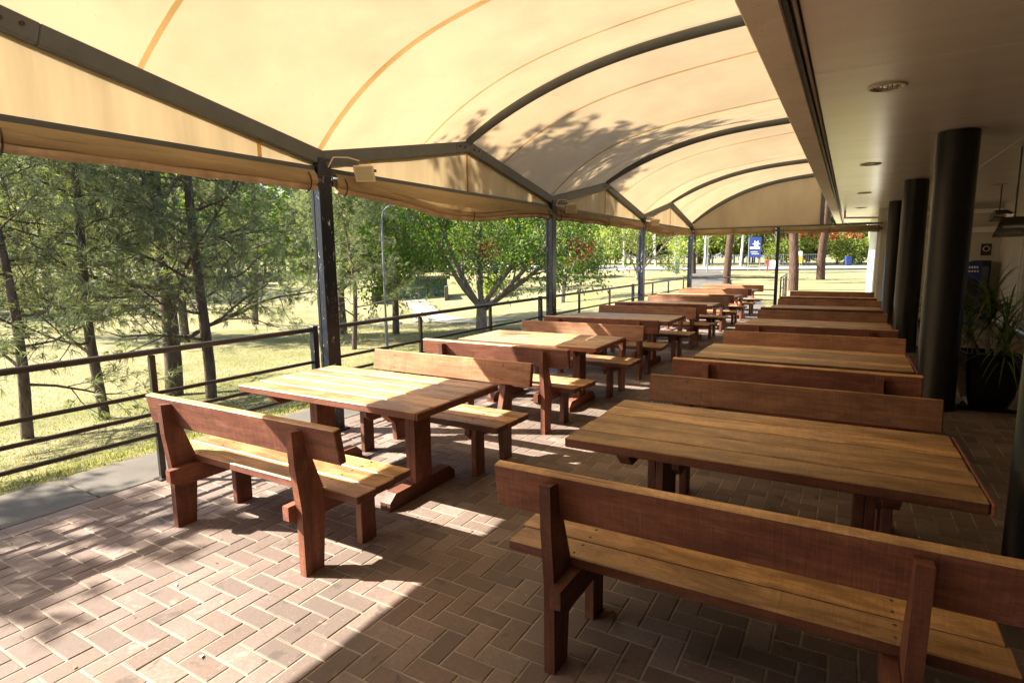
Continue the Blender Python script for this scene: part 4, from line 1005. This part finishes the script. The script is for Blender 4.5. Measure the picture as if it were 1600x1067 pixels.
# blue roadside sign
z = .25
t = thing('roadside_sign', 'blue roadside sign with pale emblem on two thin posts', 'sign', (-7.35, 55.2, z), None, .15)
part('board', MB().box((0, 0, 2.15), (.98, .05, 1.75), 0, .01), 'signal_blue', t, False)
for sx in (-.5, .46): part('post', MB().tube([(sx, .04, -.1), (sx, .04, 3.0)], .035, 8), 'galvanised', t, False)
m = MB(); m.box((0, -.03, 2.1), (.8, .008, .18))
for k in range(6):
    a = k*1.047; c = Vector((.1, -.031, 2.45)); d = Vector((math.cos(a), 0, math.sin(a))); s_ = Vector((-math.sin(a), 0, math.cos(a)))
    m.add([c, c+d*.16+s_*.07, c+d*.34, c+d*.16-s_*.07], [(0, 1, 2, 3)])
m.box((-.05, -.03, 1.75), (.55, .008, .07)); m.box((.05, -.03, 1.58), (.6, .008, .05)); part('emblem', m, 'sign_white', t, False)
t = thing('red_marker', 'red post marker beside the blue roadside sign', 'post', (-6.5, 57.5, z))
part('shaft', MB().box((0, 0, .45), (.15, .14, .9), 0, .02), 'signal_red', t, False); part('cap', MB().box((.03, 0, .98), (.26, .2, .16), 0, .04), 'signal_red', t, False)
t = thing('utility_box', 'white utility box across the road right of the red marker', 'box', (-8.0, 77.4, z))
part('cabinet', MB().box((0, 0, .4), (1.05, .6, .8), 0, .04), 'sign_white', t, False); part('lid', MB().box((0, 0, .83), (1.12, .7, .06)), 'sign_white', t, False)
t = thing('yellow_sign', 'small yellow and white sign at the road beside the straight pine', 'sign', (-4.4, 65.2, z))
part('post', MB().tube([(0, 0, -.1), (0, 0, 1.9)], .03, 8), 'galvanised', t, False); part('plate', MB().box((0, -.04, 1.0), (.4, .04, .75), 0, .01), 'signal_yellow', t, False); part('top_plate', MB().box((0, -.04, 1.6), (.34, .04, .4), 0, .01), 'sign_white', t, False)
t = thing('wheelie_bin', 'blue bin at the roadside under the yellow-green shrub', 'bin', (-.25, 87.5, z), None, .3)
m = MB(); P = [(-.3, -.3, 0), (.3, -.3, 0), (.3, .3, 0), (-.3, .3, 0), (-.4, -.4, 1.35), (.4, -.4, 1.35), (.4, .4, 1.35), (-.4, .4, 1.35)]
P = [Vector(p)*.85 for p in P]; m.add(P, [(3, 2, 1, 0), (0, 1, 5, 4), (1, 2, 6, 5), (2, 3, 7, 6), (3, 0, 4, 7), (4, 5, 6, 7)]); part('body', m, 'signal_blue', t, False)
part('lid', MB().box((0, 0, 1.18), (.77, .75, .07), 0, .03), 'signal_blue', t, False)
# fences across the road
def fence(lab, a, b, H, step, mat, pal=True):
    a, b = Vector(a), Vector(b); t = thing('picket_fence' if pal else 'post_rail_fence', lab, 'fence', a.to_tuple()); d = (b-a); n = int(d.length/step); u = d.normalized()
    pm = MB().box((0, 0, H/2), (.1, .1, H)).mesh('post', [mat])
    for k in range(n+1): link('post', pm, t, d*(k/n))
    for z_ in ((.25*H, .9*H) if pal else (.5*H, .95*H)): part('rail', MB().bar(Vector((0, 0, z_)), d+Vector((0, 0, z_)), .05, .09), mat, t, False)
    if pal:
        pk = MB().box((0, 0, H*.5), (.045, .03, H*.92)).mesh('picket', [mat]); m = int(d.length/.28)
        for k in range(min(m, 110)): link('picket', pk, t, d*((k+.5)/m) + Vector((0, .05, 0)))
fence('grey picket fence across the road behind the blue sign', (-17, 85.5, .25), (-3.4, 88, .25), 1.7, 2.3, 'grey_paint')
fence('white post and rail fence by the road behind the spreading tree', (-47, 92, .25), (-36, 86.5, .25), 1.3, 1.9, 'sign_white', False)
